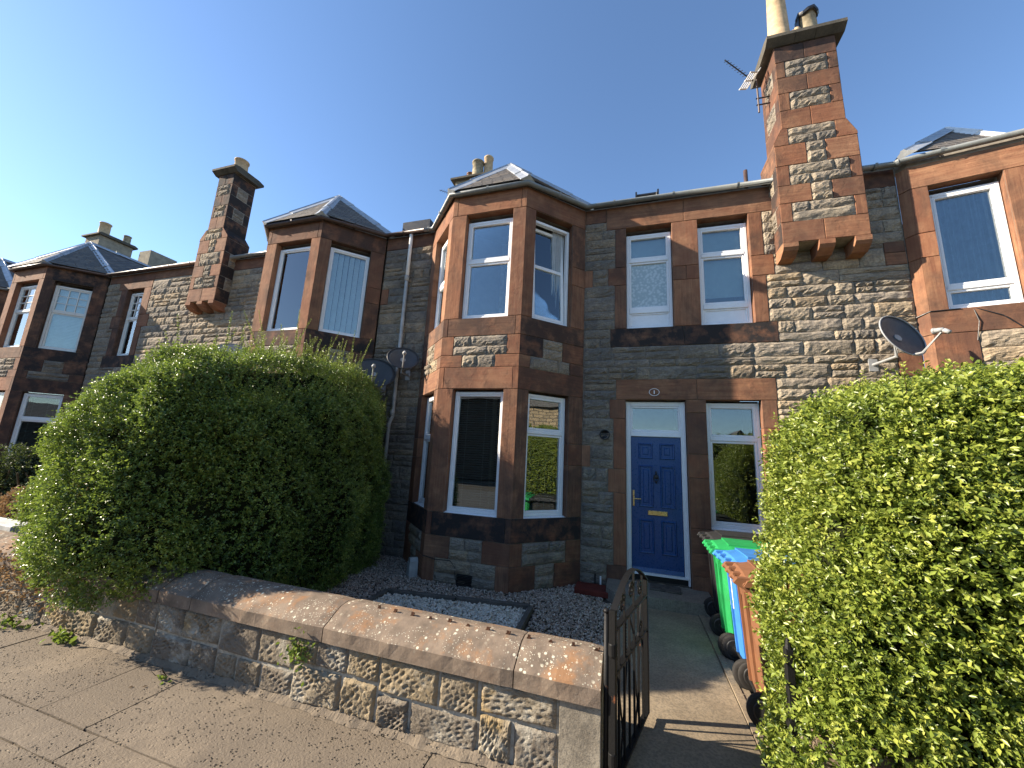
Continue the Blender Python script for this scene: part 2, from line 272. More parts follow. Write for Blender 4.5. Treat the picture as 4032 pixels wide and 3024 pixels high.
# ------------------------------------------------------------------ mesh helpers
WM = {}
class MB:
    def __init__(s): s.v = []; s.f = []
    def q(s, *pts):
        i = len(s.v); s.v += [tuple(p) for p in pts]; s.f.append(tuple(range(i, i+len(pts))))
    def box(s, x0, x1, y0, y1, z0, z1):
        i = len(s.v)
        s.v += [(x0, y0, z0), (x1, y0, z0), (x1, y1, z0), (x0, y1, z0), (x0, y0, z1), (x1, y0, z1), (x1, y1, z1), (x0, y1, z1)]
        s.f += [tuple(i+k for k in f) for f in ((0, 3, 2, 1), (4, 5, 6, 7), (0, 1, 5, 4), (1, 2, 6, 5), (2, 3, 7, 6), (3, 0, 4, 7))]
        return s
    def cbox(s, x0, x1, y0, y1, z0, z1, c=.005):
        """box with bevelled edges along the front (y0) face rim"""
        i = len(s.v)
        s.v += [(x0, y1, z0), (x1, y1, z0), (x1, y1, z1), (x0, y1, z1), (x0, y0+c, z0), (x1, y0+c, z0), (x1, y0+c, z1), (x0, y0+c, z1),
                (x0+c, y0, z0+c), (x1-c, y0, z0+c), (x1-c, y0, z1-c), (x0+c, y0, z1-c)]
        s.f += [tuple(i+k for k in f) for f in ((3, 2, 1, 0), (0, 1, 5, 4), (1, 2, 6, 5), (2, 3, 7, 6), (3, 0, 4, 7), (4, 5, 9, 8), (5, 6, 10, 9), (6, 7, 11, 10), (7, 4, 8, 11), (8, 9, 10, 11))]
        return s
    def prism(s, poly, a0, a1, axis='x'):
        """poly of 2D points extruded along axis"""
        n = len(poly); i = len(s.v)
        for a in (a0, a1):
            for p in poly:
                s.v.append((a, p[0], p[1]) if axis == 'x' else (p[0], a, p[1]) if axis == 'y' else (p[0], p[1], a))
        s.f.append(tuple(i+k for k in range(n))); s.f.append(tuple(i+n+k for k in reversed(range(n))))
        for k in range(n):
            k2 = (k+1) % n; s.f.append((i+k, i+n+k, i+n+k2, i+k2))
        return s
    def tube(s, pts, r, n=8, cap=True, flat=None):
        pts = [Vector(p) for p in pts]; rings = []
        for k, p in enumerate(pts):
            d = (pts[min(k+1, len(pts)-1)] - pts[max(k-1, 0)]).normalized()
            up = Vector((0, 0, 1)) if abs(d.z) < .93 else Vector((1, 0, 0))
            a = d.cross(up).normalized(); b = a.cross(d).normalized()
            rr = r[k] if isinstance(r, (list, tuple)) else r
            ring = []
            for j in range(n):
                t = 2*PI*j/n + PI/n
                ca, sa = math.cos(t), math.sin(t)
                if flat: ca, sa = ca*flat[0], sa*flat[1]
                ring.append(len(s.v)); s.v.append(tuple(p + a*ca*rr + b*sa*rr))
            rings.append(ring)
        for r0, r1 in zip(rings, rings[1:]):
            for j in range(n):
                j2 = (j+1) % n; s.f.append((r0[j], r0[j2], r1[j2], r1[j]))
        if cap: s.f.append(tuple(reversed(rings[0]))); s.f.append(tuple(rings[-1]))
        return s
    def lathe(s, prof, c=(0, 0, 0), n=20, ax='z'):
        rings = []
        for (r, h) in prof:
            ring = []
            for j in range(n):
                t = 2*PI*j/n; x, y, z = r*math.cos(t), r*math.sin(t), h
                if ax == 'y': x, y, z = x, h, y
                if ax == 'x': x, y, z = h, x, y
                ring.append(len(s.v)); s.v.append((c[0]+x, c[1]+y, c[2]+z))
            rings.append(ring)
        for r0, r1 in zip(rings, rings[1:]):
            for j in range(n):
                j2 = (j+1) % n; s.f.append((r0[j], r0[j2], r1[j2], r1[j]))
        s.f.append(tuple(reversed(rings[0]))); s.f.append(tuple(rings[-1])); return s
    def mesh(s, name, mat, smooth=False):
        me = bpy.data.meshes.new(name); me.from_pydata(s.v, [], s.f); me.materials.append(mat)
        if smooth: me.polygons.foreach_set('use_smooth', [True]*len(me.polygons))
        me.update(); return me
    def build(s, name, mat, parent=None, Mx=None, smooth=False, **props):
        return link(s.mesh(name, mat, smooth), name, parent, Mx, **props)
def link(me, name, parent=None, Mx=None, **props):
    o = bpy.data.objects.new(name, me); COL.objects.link(o)
    Mx = Mx.copy() if Mx is not None else Matrix.Identity(4)
    if parent is not None:
        o.parent = parent; o.matrix_parent_inverse = WM[parent.name].inverted()
    o.matrix_basis = Mx; WM[o.name] = Mx
    for k, v in props.items(): o[k] = v
    return o
def thing(name, label, cat, loc=(0, 0, 0), group=None, me=None):
    o = link(me, name, None, Matrix.Translation(loc))
    o['label'] = label; o['category'] = cat
    if group: o['group'] = group
    return o
def tag(o, label, cat, group=None):
    o['label'] = label; o['category'] = cat
    if group: o['group'] = group
    return o
def struct(o, kind='structure'): o['kind'] = kind; return o
T = Matrix.Translation
class Face:
    """vertical wall plane: local x runs along it, local y into the wall, local z up"""
    def __init__(s, x, y, deg): s.M = T((x, y, 0)) @ Matrix.Rotation(rad(deg), 4, 'Z'); s.ang = rad(deg)
    def at(s, u, d, z): return s.M @ T((u, d, z))
    def pt(s, u, d, z): return s.M @ Vector((u, d, z))

# rock-faced stone shapes shared between stones
def noise2(nx, nz, k):
    g = NP.normal(size=(nx, nz)); return g
def rock_mesh(w_, h_, nx, nz, amp, seed, deep=.06, edge=.012):
    rg = np.random.default_rng(seed); mb = MB()
    ph = rg.uniform(0, 6.28, 12); fx = rg.uniform(3, 13, 6)/max(w_, .2)*.35; fz = rg.uniform(4, 12, 6)/max(h_, .12)*.16
    tx, tz = rg.uniform(-.35, .35, 2); cutk = rg.uniform(.2, 1.25)
    ids = []
    for j in range(nz+1):
        row = []
        for i in range(nx+1):
            u, v_ = i/nx, j/nz; e = min(u, 1-u)*w_, min(v_, 1-v_)*h_
            x, z = (u-.5)*w_, (v_-.5)*h_
            hh = sum(math.sin(fx[q]*x*6+ph[q])*math.sin(fz[q]*z*6+ph[q+6]) for q in range(6))/3.0
            rise = min(1, min(e)/(h_*.20))
            cut = .10+.26*max(0, .5+.5*math.sin(u*w_*19+ph[0])+.35*math.sin(u*w_*43+ph[1]))*cutk
            low = min(1, max(0, (v_-cut)/.12)); low = low*low*(3-2*low)
            d = -(edge*.3 + amp*(rise**.5)*(.22+.62*low + .20*hh + .5*tx*(u-.5) + .3*tz*(v_-.5)) + amp*.22*rise*rg.normal()*.5)
            if 0 < i < nx and 0 < j < nz: x += rg.normal()*w_*.012; z += rg.normal()*h_*.02
            elif i in (0, nx) and 0 < j < nz: x += rg.normal()*.004; d = .004*rg.random()
            elif j in (0, nz) and 0 < i < nx: z += rg.normal()*.004; d = .004*rg.random()
            else: d = .006; x *= 1-.012*rg.random(); z *= 1-.02*rg.random()
            row.append(len(mb.v)); mb.v.append((x, min(d, .008), z))
        ids.append(row)
    for j in range(nz):
        for i in range(nx): mb.f.append((ids[j][i], ids[j][i+1], ids[j+1][i+1], ids[j+1][i]))
    rim = ids[0] + [ids[j][nx] for j in range(1, nz+1)] + [ids[nz][i] for i in range(nx-1, -1, -1)] + [ids[j][0] for j in range(nz-1, 0, -1)]
    b0 = len(mb.v)
    for k in rim: x, y, z = mb.v[k]; mb.v.append((x, deep, z))
    n = len(rim)
    for k in range(n): k2 = (k+1) % n; mb.f.append((rim[k2], rim[k], b0+k, b0+k2))
    return mb
ROCK = []
for k, (w_, h_, nx, nz) in enumerate([(.56, .17, 12, 5), (.36, .17, 8, 5), (.24, .19, 6, 6), (.46, .21, 10, 6), (.44, .10, 10, 4), (.30, .24, 7, 6)]):
    for q in range(6):
        ROCK.append((w_/h_, w_, h_, rock_mesh(w_, h_, nx, nz, .024, 100+k*10+q).mesh('stone', M['rubble'])))
def stone(face, u0, u1, z0, z1, parent, soot=0.0, gap=.009, d=0.0):
    wd, hd = u1-u0-gap, z1-z0-gap; a = wd/hd
    c = sorted(ROCK, key=lambda r: abs(math.log(r[0]/a)))[:8]; r = R.choice(c)
    s = -1 if R.random() < .0 else 1
    return link(r[3], 'stone', parent, face.at((u0+u1)/2, d, (z0+z1)/2) @ Matrix.Diagonal((wd/r[1], R.uniform(.75, 1.2), hd/r[2], 1)), soot=soot)
def block(face, u0, u1, z0, z1, parent, soot=0.0, deep=.15, proud=0.004, gap=.006, lc=True, rc=True, name='sandstone_block', mat='sand', vert=None):
    g0 = gap/2 if lc else 0.0; g1 = gap/2 if rc else 0.0
    w_, h_ = u1-u0-g0-g1, z1-z0-gap; mb = MB(); c = .005
    x0, x1, zz0, zz1 = -w_/2, w_/2, -h_/2, h_/2; cl = c if lc else 0; cr = c if rc else 0
    nx = max(2, min(5, int(w_/.18))); nz = max(2, min(6, int(h_/.18)))
    j = lambda: R.uniform(-.0035, .0035)
    ids = []
    for b in range(nz+1):
        row = []
        for a in range(nx+1):
            x = x0+cl + (x1-cr-x0-cl)*a/nx; z = zz0+c+(zz1-zz0-2*c)*b/nz
            if a not in (0, nx) : x += j()
            if (a == 0 and lc) or (a == nx and rc): x += j()
            if b in (0, nz): z += j()
            flat = (a == 0 and not lc) or (a == nx and not rc)
            row.append(len(mb.v)); mb.v.append((x, 0 if flat else R.uniform(-.001, .0012), z))
        ids.append(row)
    for b in range(nz):
        for a in range(nx): mb.f.append((ids[b][a], ids[b][a+1], ids[b+1][a+1], ids[b+1][a]))
    rim = ids[0] + [ids[b][nx] for b in range(1, nz+1)] + [ids[nz][a] for a in range(nx-1, -1, -1)] + [ids[b][0] for b in range(nz-1, 0, -1)]
    n = len(rim); b0 = len(mb.v)
    for k in rim:
        x, y, z = mb.v[k]
        X = x0 if x < x0+cl+.006 else x1 if x > x1-cr-.006 else x
        Z = zz0 if z < zz0+c+.006 else zz1 if z > zz1-c-.006 else z
        mb.v.append((X, c, Z))
    b1 = len(mb.v)
    for k in range(n): x, y, z = mb.v[b0+k]; mb.v.append((x, deep, z))
    for k in range(n):
        k2 = (k+1) % n; mb.f.append((rim[k2], rim[k], b0+k, b0+k2)); mb.f.append((b0+k2, b0+k, b1+k, b1+k2))
    if vert is None: vert = 1.0 if h_ > 1.15*w_ else 0.0
    soot = min(1.0, soot + max(0.0, R.uniform(-.12, .34)))
    return mb.build(name, M[mat], parent, face.at((u0+u1)/2 + (g0-g1)/2, -proud, (z0+z1)/2), soot=float(soot), vert=float(vert))
def fill(face, u0, u1, z0, z1, parent, blocks, soot=0.0, target=.182, d=0.0):
    """squared rubble laid in broken courses round the dressed blocks"""
    zs = sorted({z0, z1} | {min(max(b[k], z0), z1) for b in blocks for k in (2, 3)})
    z2 = [zs[0]]
    for z in zs[1:]:
        if z - z2[-1] > .03: z2.append(z)
    z2[-1] = z1
    bands = []
    for a, b in zip(z2, z2[1:]):
        zm = (a+b)/2; cuts = sorted([(max(x[0], u0), min(x[1], u1)) for x in blocks if x[2] < zm < x[3] and x[1] > u0 and x[0] < u1])
        free = []; cur = u0
        for p, q in cuts:
            if p - cur > .03: free.append((cur, p))
            cur = max(cur, q)
        if u1 - cur > .03: free.append((cur, u1))
        bands.append((a, b, free))
    rects = []
    for a, b, free in bands:
        for (p, q) in free:
            for r in rects:
                if abs(r[3]-a) < 1e-6 and abs(r[0]-p) < .004 and abs(r[1]-q) < .004: r[3] = b; break
            else: rects.append([p, q, a, b])
    for p, q, a, b in rects:
        n = max(1, round((b-a)/(target*R.uniform(.92, 1.08)))); hs = [R.uniform(.72, 1.28) for _ in range(n)]; t_ = sum(hs); z = a
        for hh in hs:
            h_ = (b-a)*hh/t_; x = p
            while q - x > .02:
                wd = R.choice([.24, .34, .42, .5, .58, .66])*R.uniform(.85, 1.15)
                if q-x-wd < .17: wd = q-x
                so = soot(x, z) if callable(soot) else soot
                if h_ > .175 and wd > .2 and R.random() < .3:
                    k = R.uniform(.4, .6); stone(face, x, x+wd, z, z+h_*k, parent, so, d=d); stone(face, x, x+wd, z+h_*k, z+h_, parent, so, d=d)
                else: stone(face, x, x+wd, z, z+h_, parent, so, d=d)
                x += wd
            z += h_
def core(face, u0, u1, z0, z1, opens, d=.010, name='wall', parent=None, thick=.30):
    """mortar bed behind the stones, with the openings left out"""
    opens = [(max(u0, o[0]), min(u1, o[1]), max(z0, o[2]), min(z1, o[3])) for o in opens]
    us = sorted({u0, u1} | {o[k] for o in opens for k in (0, 1)}); zs = sorted({z0, z1} | {o[k] for o in opens for k in (2, 3)})
    mb = MB()
    for a, b in zip(us, us[1:]):
        for p, q in zip(zs, zs[1:]):
            um, zm = (a+b)/2, (p+q)/2
            if any(o[0] < um < o[1] and o[2] < zm < o[3] for o in opens): continue
            mb.q((a, d, p), (b, d, p), (b, d, q), (a, d, q))
    for o in opens:
        a, b, p, q = o; e = thick; k = .145
        mb.q((a, k, p), (a, k, q), (a, e, q), (a, e, p)); mb.q((b, k, q), (b, k, p), (b, e, p), (b, e, q))
        mb.q((a, k, q), (b, k, q), (b, e, q), (a, e, q)); mb.q((b, k, p), (a, k, p), (a, e, p), (b, e, p))
    return mb.build(name, M['mortar'], parent, face.M)

# ------------------------------------------------------------------ windows
def bars(mb, x0, x1, z0, z1, w_, d0, d1, wb=None):
    wb = wb or w_
    mb.cbox(x0, x0+w_, d0, d1, z0, z1, .006); mb.cbox(x1-w_, x1, d0, d1, z0, z1, .006)
    mb.cbox(x0+w_, x1-w_, d0+.001, d1, z1-w_, z1, .006); mb.cbox(x0+w_, x1-w_, d0+.001, d1, z0, z0+wb, .006)
def pane(win, F, x0, x1, z0, z1, d, mat='glass'):
    MB().box(x0, x1, d, d+.006, z0, z1).build('pane', M[mat], win, F.M)
def window(F, u0, u1, z0, z1, house, style='transom', rec=.10, split=.62, blind=None, frame='upvc', sill=True, room=True):
    mb = MB(); d0, d1 = rec, rec+.07; w_ = .048
    bars(mb, u0, u1, z0, z1, w_, d0, d1)
    a, b, p, q = u0+w_, u1-w_, z0+w_, z1-w_; panes = []
    s_ = .034
    if style in ('transom', 'panel', 'lowtransom'):
        p2 = p
        if style == 'panel':
            p2 = z0+.33; mb.cbox(a, b, d0-.004, d1, p2-.05, p2+.035, .006); mb.cbox(a, b, d0+.03, d1, p, p2-.05, .004); bars(mb, a, b, p, p2-.05, .028, d0+.014, d0+.04); p2 += .035
        zt = z0+(z1-z0)*split; mb.cbox(a, b, d0-.003, d1, zt-.03, zt+.03, .006)
        for (k0, k1, off) in ((p2, zt-.03, 0), (zt+.03, q, -.01)):
            bars(mb, a, b, k0, k1, s_, d0+.012+off, d1); panes.append((a+s_, b-s_, k0+s_, k1-s_))
    elif style == 'single':
        bars(mb, a, b, p, q, s_*.7, d0+.012, d1); panes.append((a+s_*.7, b-s_*.7, p+s_*.7, q-s_*.7))
    elif style == 'sash':
        zt = z0+(z1-z0)*split; mb.cbox(a, b, d0+.01, d1, zt-.025, zt+.025, .005)
        bars(mb, a, b, zt+.025, q, .035, d0+.015, d1-.01); bars(mb, a, b, p, zt-.025, .035, d0+.03, d1)
        x0, x1, y0, y1 = a+.035, b-.035, zt+.06, q-.035
        for k in (1, 2):
            n = 3 if b-a > .5 else 2
            if k < n: mb.box(x0+(x1-x0)*k/n-.009, x0+(x1-x0)*k/n+.009, d0+.022, d0+.05, y0, y1)
            mb.box(x0, x1, d0+.024, d0+.05, y0+(y1-y0)*k/3-.009, y0+(y1-y0)*k/3+.009)
        panes += [(x0, x1, y0, y1), (a+.035, b-.035, p+.035, zt-.06)]
    elif style == 'tilt':   # tilted-open sash inside an outer frame
        pass
    win = mb.build('window', M[frame], house, F.M)
    if style == 'tilt':
        ti = F.at(0, d0+.02, p+.01) @ Matrix.Rotation(rad(-3.2), 4, 'X')
        sb = MB(); zt = (q-p)*split; hh = q-p-.03
        bars(sb, a+.01, b-.01, 0, hh, .055, 0, .06); sb.cbox(a+.065, b-.065, 0, .06, zt-.03, zt+.03, .006)
        sb.build('sash', M[frame], win, ti)
        for k0, k1 in ((.055, zt-.03), (zt+.03, hh-.055)):
            MB().box(a+.065, b-.065, .025, .031, k0, k1).build('pane', M['glass'], win, ti)
    for i, (x0, x1, k0, k1) in enumerate(panes):
        pane(win, F, x0, x1, k0, k1, d0+.04, 'frosted' if (blind == 'frosted' and i == 0) else 'glass')
    if sill:
        MB().prism([(d0-.075, z0-.035), (d0+.03, z0-.035), (d0+.03, z0), (d0-.01, z0), (d0-.075, z0-.018)], u0-.02, u1+.02, 'x').build('sill', M['upvc'], win, F.M)
    gd = d0+.11
    if blind == 'vertical':
        gd = d0+.105; tw = 4 if abs(F.ang) < .1 else -34
        n = max(4, int((b-a)/(.112 if abs(F.ang) < .1 else .098)))
        for k in range(n):
            x = a+.02+(b-a-.04)*(k+.5)/n; c_, s2 = .053*math.cos(rad(tw+R.uniform(-4, 4))), .053*math.sin(rad(tw))
            sb = MB(); sb.q((x-c_, gd-s2, p), (x+c_, gd+s2, p), (x+c_, gd+s2, q), (x-c_, gd-s2, q)); sb.build('blind_slat', M['blind'], win, F.M)
    elif blind == 'venetian':
        n = int((q-p)/.036)
        for k in range(n):
            z = p+.02+k*.036; sb = MB(); sb.q((a+.01, gd-.022, z-.009), (b-.01, gd-.022, z-.009), (b-.01, gd+.022, z+.011), (a+.01, gd+.022, z+.011)); sb.build('blind_slat', M['vblind'], win, F.M)
        sb = MB()
        for t_ in (.2, .62, .8): sb.box(a+(b-a)*t_-.002, a+(b-a)*t_+.002, gd-.026, gd-.024, p, q)
        sb.build('blind_cord', M['dishgrey'], win, F.M)
    elif blind in ('curtain', 'bluecurtain', 'sidecurtain'):
        sb = MB(); n = 44; x0 = a if blind != 'sidecurtain' else a+(b-a)*.62
        pts = [(x0+(b-x0)*k/n, gd+.03*math.sin(k*.95)+.015*math.sin(k*2.3+1)) for k in range(n+1)]
        for (xa, ya), (xb, yb) in zip(pts, pts[1:]): sb.q((xa, ya, p-.02), (xb, yb, p-.02), (xb, yb, q+.02), (xa, ya, q+.02))
        sb.build('curtain', M['bcurtain' if blind == 'bluecurtain' else 'curtain'], win, F.M, True)
    elif blind in ('roller', 'frosted'):
        z = p+(q-p)*(.28 if blind == 'roller' else .5)
        MB().box(a, b, gd, gd+.004, z if blind == 'roller' else p+.3, q).build('roller_blind', M['roller'], win, F.M)
    elif blind == 'pleated':
        sb = MB(); n = 40
        for k in range(n):
            z = p+(q-p)*k/n; dz = (q-p)/n; sb.q((a, gd, z), (b, gd, z), (b, gd+.012, z+dz*.5), (a, gd+.012, z+dz*.5)); sb.q((a, gd+.012, z+dz*.5), (b, gd+.012, z+dz*.5), (b, gd, z+dz), (a, gd, z+dz))
        sb.build('pleated_blind', M['blind'], win, F.M)
    if room:
        rb = MB(); x0, x1, y0, y1, k0, k1 = u0-.02, u1+.02, d1+.005, d1+.9, z0-.02, z1+.02
        rb.q((x0, y1, k0), (x1, y1, k0), (x1, y1, k1), (x0, y1, k1)); rb.q((x0, y0, k0), (x0, y1, k0), (x0, y1, k1), (x0, y0, k1)); rb.q((x1, y1, k0), (x1, y0, k0), (x1, y0, k1), (x1, y1, k1))
        rb.q((x0, y0, k1), (x0, y1, k1), (x1, y1, k1), (x1, y0, k1)); rb.q((x0, y1, k0), (x0, y0, k0), (x1, y0, k0), (x1, y1, k0))
        rb.build('room_recess', M['room'], win, F.M)
    return win

# ------------------------------------------------------------------ canted bays
FW = Face(0, 6.3, 0)          # the long front wall of the terrace
D_BAY = .88
def gutter(pts, house, mat='gutter', brackets=True):
    """half-round gutter with brackets along a polyline at eaves height"""
    mb = MB(); prof = [(.052*math.cos(t), .052*math.sin(t)) for t in [PI+PI*k/7 for k in range(8)]]
    prof += [(x*.86, z*.86) for x, z in reversed(prof)]
    P = [Vector(p) for p in pts]; offs = []
    for k, p in enumerate(P):
        d0 = (P[k]-P[k-1]).normalized() if k > 0 else None; d1 = (P[k+1]-P[k]).normalized() if k < len(P)-1 else None
        d = ((d0 or d1)+(d1 or d0)).normalized(); o = Vector((d.y, -d.x, 0))
        s = 1/max(.3, o.dot(Vector(((d1 or d0).y, -(d1 or d0).x, 0))))
        offs.append([p + o*s*x + Vector((0, 0, z)) for x, z in prof])
    n = len(prof); base = 0
    for ring in offs: mb.v += [tuple(v) for v in ring]
    for k in range(len(offs)-1):
        for j in range(n): j2 = (j+1) % n; mb.f.append((k*n+j, k*n+j2, (k+1)*n+j2, (k+1)*n+j))
    mb.f.append(tuple(range(n))); mb.f.append(tuple(reversed(range(len(offs)*n-n, len(offs)*n))))
    g = mb.build('gutter', M[mat], house, None, True)
    if brackets:
        for a, b in zip(P, P[1:]):
            L = (b-a).length; k = max(1, int(L/.75)); d = (b-a).normalized(); o = Vector((d.y, -d.x, 0))
            for i in range(k):
                c = a + d*(L*(i+.5)/k); bb = MB(); ring = [c + o*(.066*math.cos(t)) + Vector((0, 0, .066*math.sin(t)+.002)) for t in [PI*.98+PI*1.04*q/8 for q in range(9)]]
                for p, q in zip(ring, ring[1:]): bb.q(p-d*.018, p+d*.018, q+d*.018, q-d*.018)
                bb.build('gutter_bracket', M[mat], g)
    return g
def roof_face(a, b, c, roof, slates=True, W=.20, Hh=.115):
    """lay single slates over the triangle a-b (eaves) to c"""
    a, b, c = Vector(a), Vector(b), Vector(c); ux = (b-a).normalized(); nrm = ux.cross(c-a).normalized(); uy = nrm.cross(ux)
    if nrm.z < 0: nrm = -nrm; uy = -uy
    H_ = (c-a).dot(uy); cx = (c-a).dot(ux); L = (b-a).length
    n = int(H_/Hh)
    for i in range(n):
        y0 = i*Hh; t = (y0+Hh*.35)/H_; xa, xb = cx*t, L+(cx-L)*t
        if xb-xa < .05: break
        x = xa-(W/2 if i % 2 else 0); first = True
        while x < xb-.02:
            w_ = W*R.uniform(.9, 1.1); p, q = max(x, xa), min(x+w_, xb)
            if q-p > .03:
                O = a + ux*((p+q)/2) + uy*(y0) + nrm*.004
                Mx = Matrix(((ux.x, uy.x, nrm.x, O.x), (ux.y, uy.y, nrm.y, O.y), (ux.z, uy.z, nrm.z, O.z), (0, 0, 0, 1))) @ Matrix.Rotation(rad(-2.6+R.uniform(-.5, .5)), 4, 'X') @ Matrix.Translation((0, R.uniform(-.005, .005), .010)) @ Matrix.Diagonal(((q-p)-.005, 1, 1, 1))
                link(SLATE[R.randrange(3)], 'slate', roof, Mx)
            x += w_
SLATE = []
for k in range(3):
    mb = MB(); hh = .175; rr = random.Random(k)
    f = [(-.5+rr.uniform(0, .03), rr.uniform(-.006, .004)), (-.1, rr.uniform(-.005, .005)), (.25, rr.uniform(-.005, .005)), (.5-rr.uniform(0, .03), rr.uniform(-.006, .004)), (.5, hh), (-.5, hh)]
    mb.prism(f, 0, .009, 'z'); SLATE.append(mb.mesh('slate', M['slate']))
def flashing(pts, roof, w_=.13, mat='lead', roll=True):
    P = [Vector(p) for p in pts]; d = (P[-1]-P[0]).normalized(); side = d.cross(Vector((0, 0, 1))).normalized(); L = (P[-1]-P[0]).length
    n = max(1, int(round(L/.55))); up = side.cross(d).normalized()
    for k in range(n):
        a = P[0]+d*(L*k/n-.02); b = P[0]+d*(L*(k+1)/n+.01); lift = .018+.006*(k % 2)
        mb = MB(); pr = [(-w_, -.055), (-.035, .012), (-.02, .04), (.02, .04), (.035, .012), (w_, -.055), (w_, -.065), (-w_, -.065)]
        ring = lambda c, e: [c + side*x + up*(z+lift+e) for x, z in pr]
        r0, r1 = ring(a, .008), ring(b, 0); i = 0; mb.v = [tuple(v) for v in r0+r1]; m_ = len(pr)
        for j in range(m_): j2 = (j+1) % m_; mb.f.append((j, j2, m_+j2, m_+j))
        mb.f.append(tuple(range(m_))); mb.f.append(tuple(reversed(range(m_, 2*m_))))
        mb.build('ridge_flashing', M[mat], roof)
def bay_roof(xl, xr, house, ridge=1, gut='gutter', slates=True, ov=.10):
    f = 5.42-ov; k = ov*.42; wl, wr = xl-D_BAY-ov, xr+D_BAY+ov; z = 6.40; xc = (xl+xr)/2
    A = (xc, 6.40, 7.68); RE = (xc, 8.3, 7.68)
    c1, c2 = (xl-k, f, z), (xr+k, f, z); w1, w2 = (wl, 6.32, z), (wr, 6.32, z)
    mb = MB(); mb.q(c1, c2, A); mb.q(c2, w2, A); mb.q(w1, c1, A); mb.q(w2, RE, A); mb.q(RE, w1, A)
    mb.q((xl-k, f, z-.03), (xr+k, f, z-.03), w2, w1)
    roof = mb.build('bay_roof', M['roofs'], house)
    if slates:
        roof_face(c1, c2, A, roof); roof_face(c2, w2, A, roof)
        if slates > 1: roof_face(w1, c1, A, roof); roof_face(w2, RE, A, roof)
        else: roof_face(w1, c1, A, roof)
    for p in (c1, c2): flashing([p, A], roof)
    flashing([w2, A], roof, .10); flashing([w1, A], roof, .10)
    if ridge: flashing([A, RE], roof)
    return roof
def bay(xl, xr, house, spec, soot=(.1, .4, .1), detail=1):
    """canted two-storey bay; three faces of dressed stone with rubble aprons"""
    W = xr-xl; L = D_BAY*math.sqrt(2)
    faces = [('front', Face(xl, 5.42, 0), W), ('r', Face(xr, 5.42, 45), L), ('l', Face(xl-D_BAY, 6.3, -45), L)]
    for nm, F, w_ in faces:
        so = soot[{'front': 0, 'r': 1, 'l': 2}[nm]]  # right cants, turned from the sun, toned darker to deepen their shade
        if nm == 'front': jl, jr = .265, .225
        elif nm == 'r': jl, jr = .20, .28
        else: jl, jr = .28, .20
        ou = (jl, w_-jr, 4.05, 5.965); ol = (jl, w_-jr, .98, 2.87)
        wall = core(F, 0, w_, 0, 6.36, [ou, ol], .012, 'bay_wall', house)
        lc, rc = nm == 'front' or nm == 'r', nm == 'front' or nm == 'l'   # sides that meet at an arris
        B = []
        def b(u0, u1, z0, z1, s=0.0): B.append((u0, u1, z0, z1)); block(F, u0, u1, z0, z1, wall, min(1, so+s), lc=not (lc and u0 < .001), rc=not (rc and u1 > w_-.001))
        # eaves lintels, cut near the arris as on the real stones
        for (z0, z1, s) in ((5.965, 6.34, .05), (2.87, 3.22, .0), (3.74, 4.05, .40), (.645, .98, .92)):
            if nm == 'front': b(0, .085, z0, z1, s*.5); b(.085, w_-.085, z0, z1, s); b(w_-.085, w_, z0, z1, s*.5)
            else: b(0, w_, z0, z1, s)
        if nm == 'front':
            b(0, jl, 4.05, 5.965); b(w_-jr, w_, 4.05, 5.965); b(0, jl, .98, 2.87); b(w_-jr, w_, .98, 2.87)
            b(0, .21, 3.42, 3.74); b(w_-.21, w_, 3.42, 3.74); b(0, .38, 3.22, 3.42); b(w_-.39, w_, 3.22, 3.42)
            b(0, .41, .335, .645, .1); b(w_-.42, w_, .335, .645, .1); b(0, .19, 0, .335, .1); b(w_-.2, w_, 0, .335, .1)
        else:
            fl = (lambda u0, u1, *a: b(u0, u1, *a)) if nm == 'r' else (lambda u0, u1, *a: b(w_-u1, w_-u0, *a))
            for z0, z1 in ((4.05, 5.965), (.98, 2.87)): fl(0, .20, z0, z1)
            for z0, z1 in ((4.05, 4.82), (4.82, 5.16), (5.16, 5.965), (.98, 1.76), (1.76, 2.1), (2.1, 2.87)): fl(w_-.28, w_, z0, z1)
            fl(0, .43, 3.42, 3.74, .35); fl(.81, w_, 3.42, 3.74, .25); fl(0, .2, 3.22, 3.42, .1); fl(.96, w_, 3.22, 3.42, .1)
            fl(0, .2, .335, .645, .1); fl(.96, w_, .335, .645, .1); fl(0, .43, 0, .335, .1); fl(.76, w_, 0, .335, .1)
        if detail:
            fill(F, 0, w_, 0, .645, wall, B, min(1, so+.4), .16); fill(F, 0, w_, 3.22, 3.74, wall, B, min(1, so+.15), .17)
        # dark projecting sill under the lower window
        for key, o in (('u', ou), ('l', ol)):
            st = spec.get(nm+key)
            if st: window(F, o[0]+.004, o[1]-.004, o[2]+.012, o[3]-.10 if key == 'u' else o[3]-.03, house, **st)
            else: window(F, o[0]+.004, o[1]-.004, o[2]+.012, o[3]-.05, house, 'transom')

def sootmap(x, z):
    return 0.0

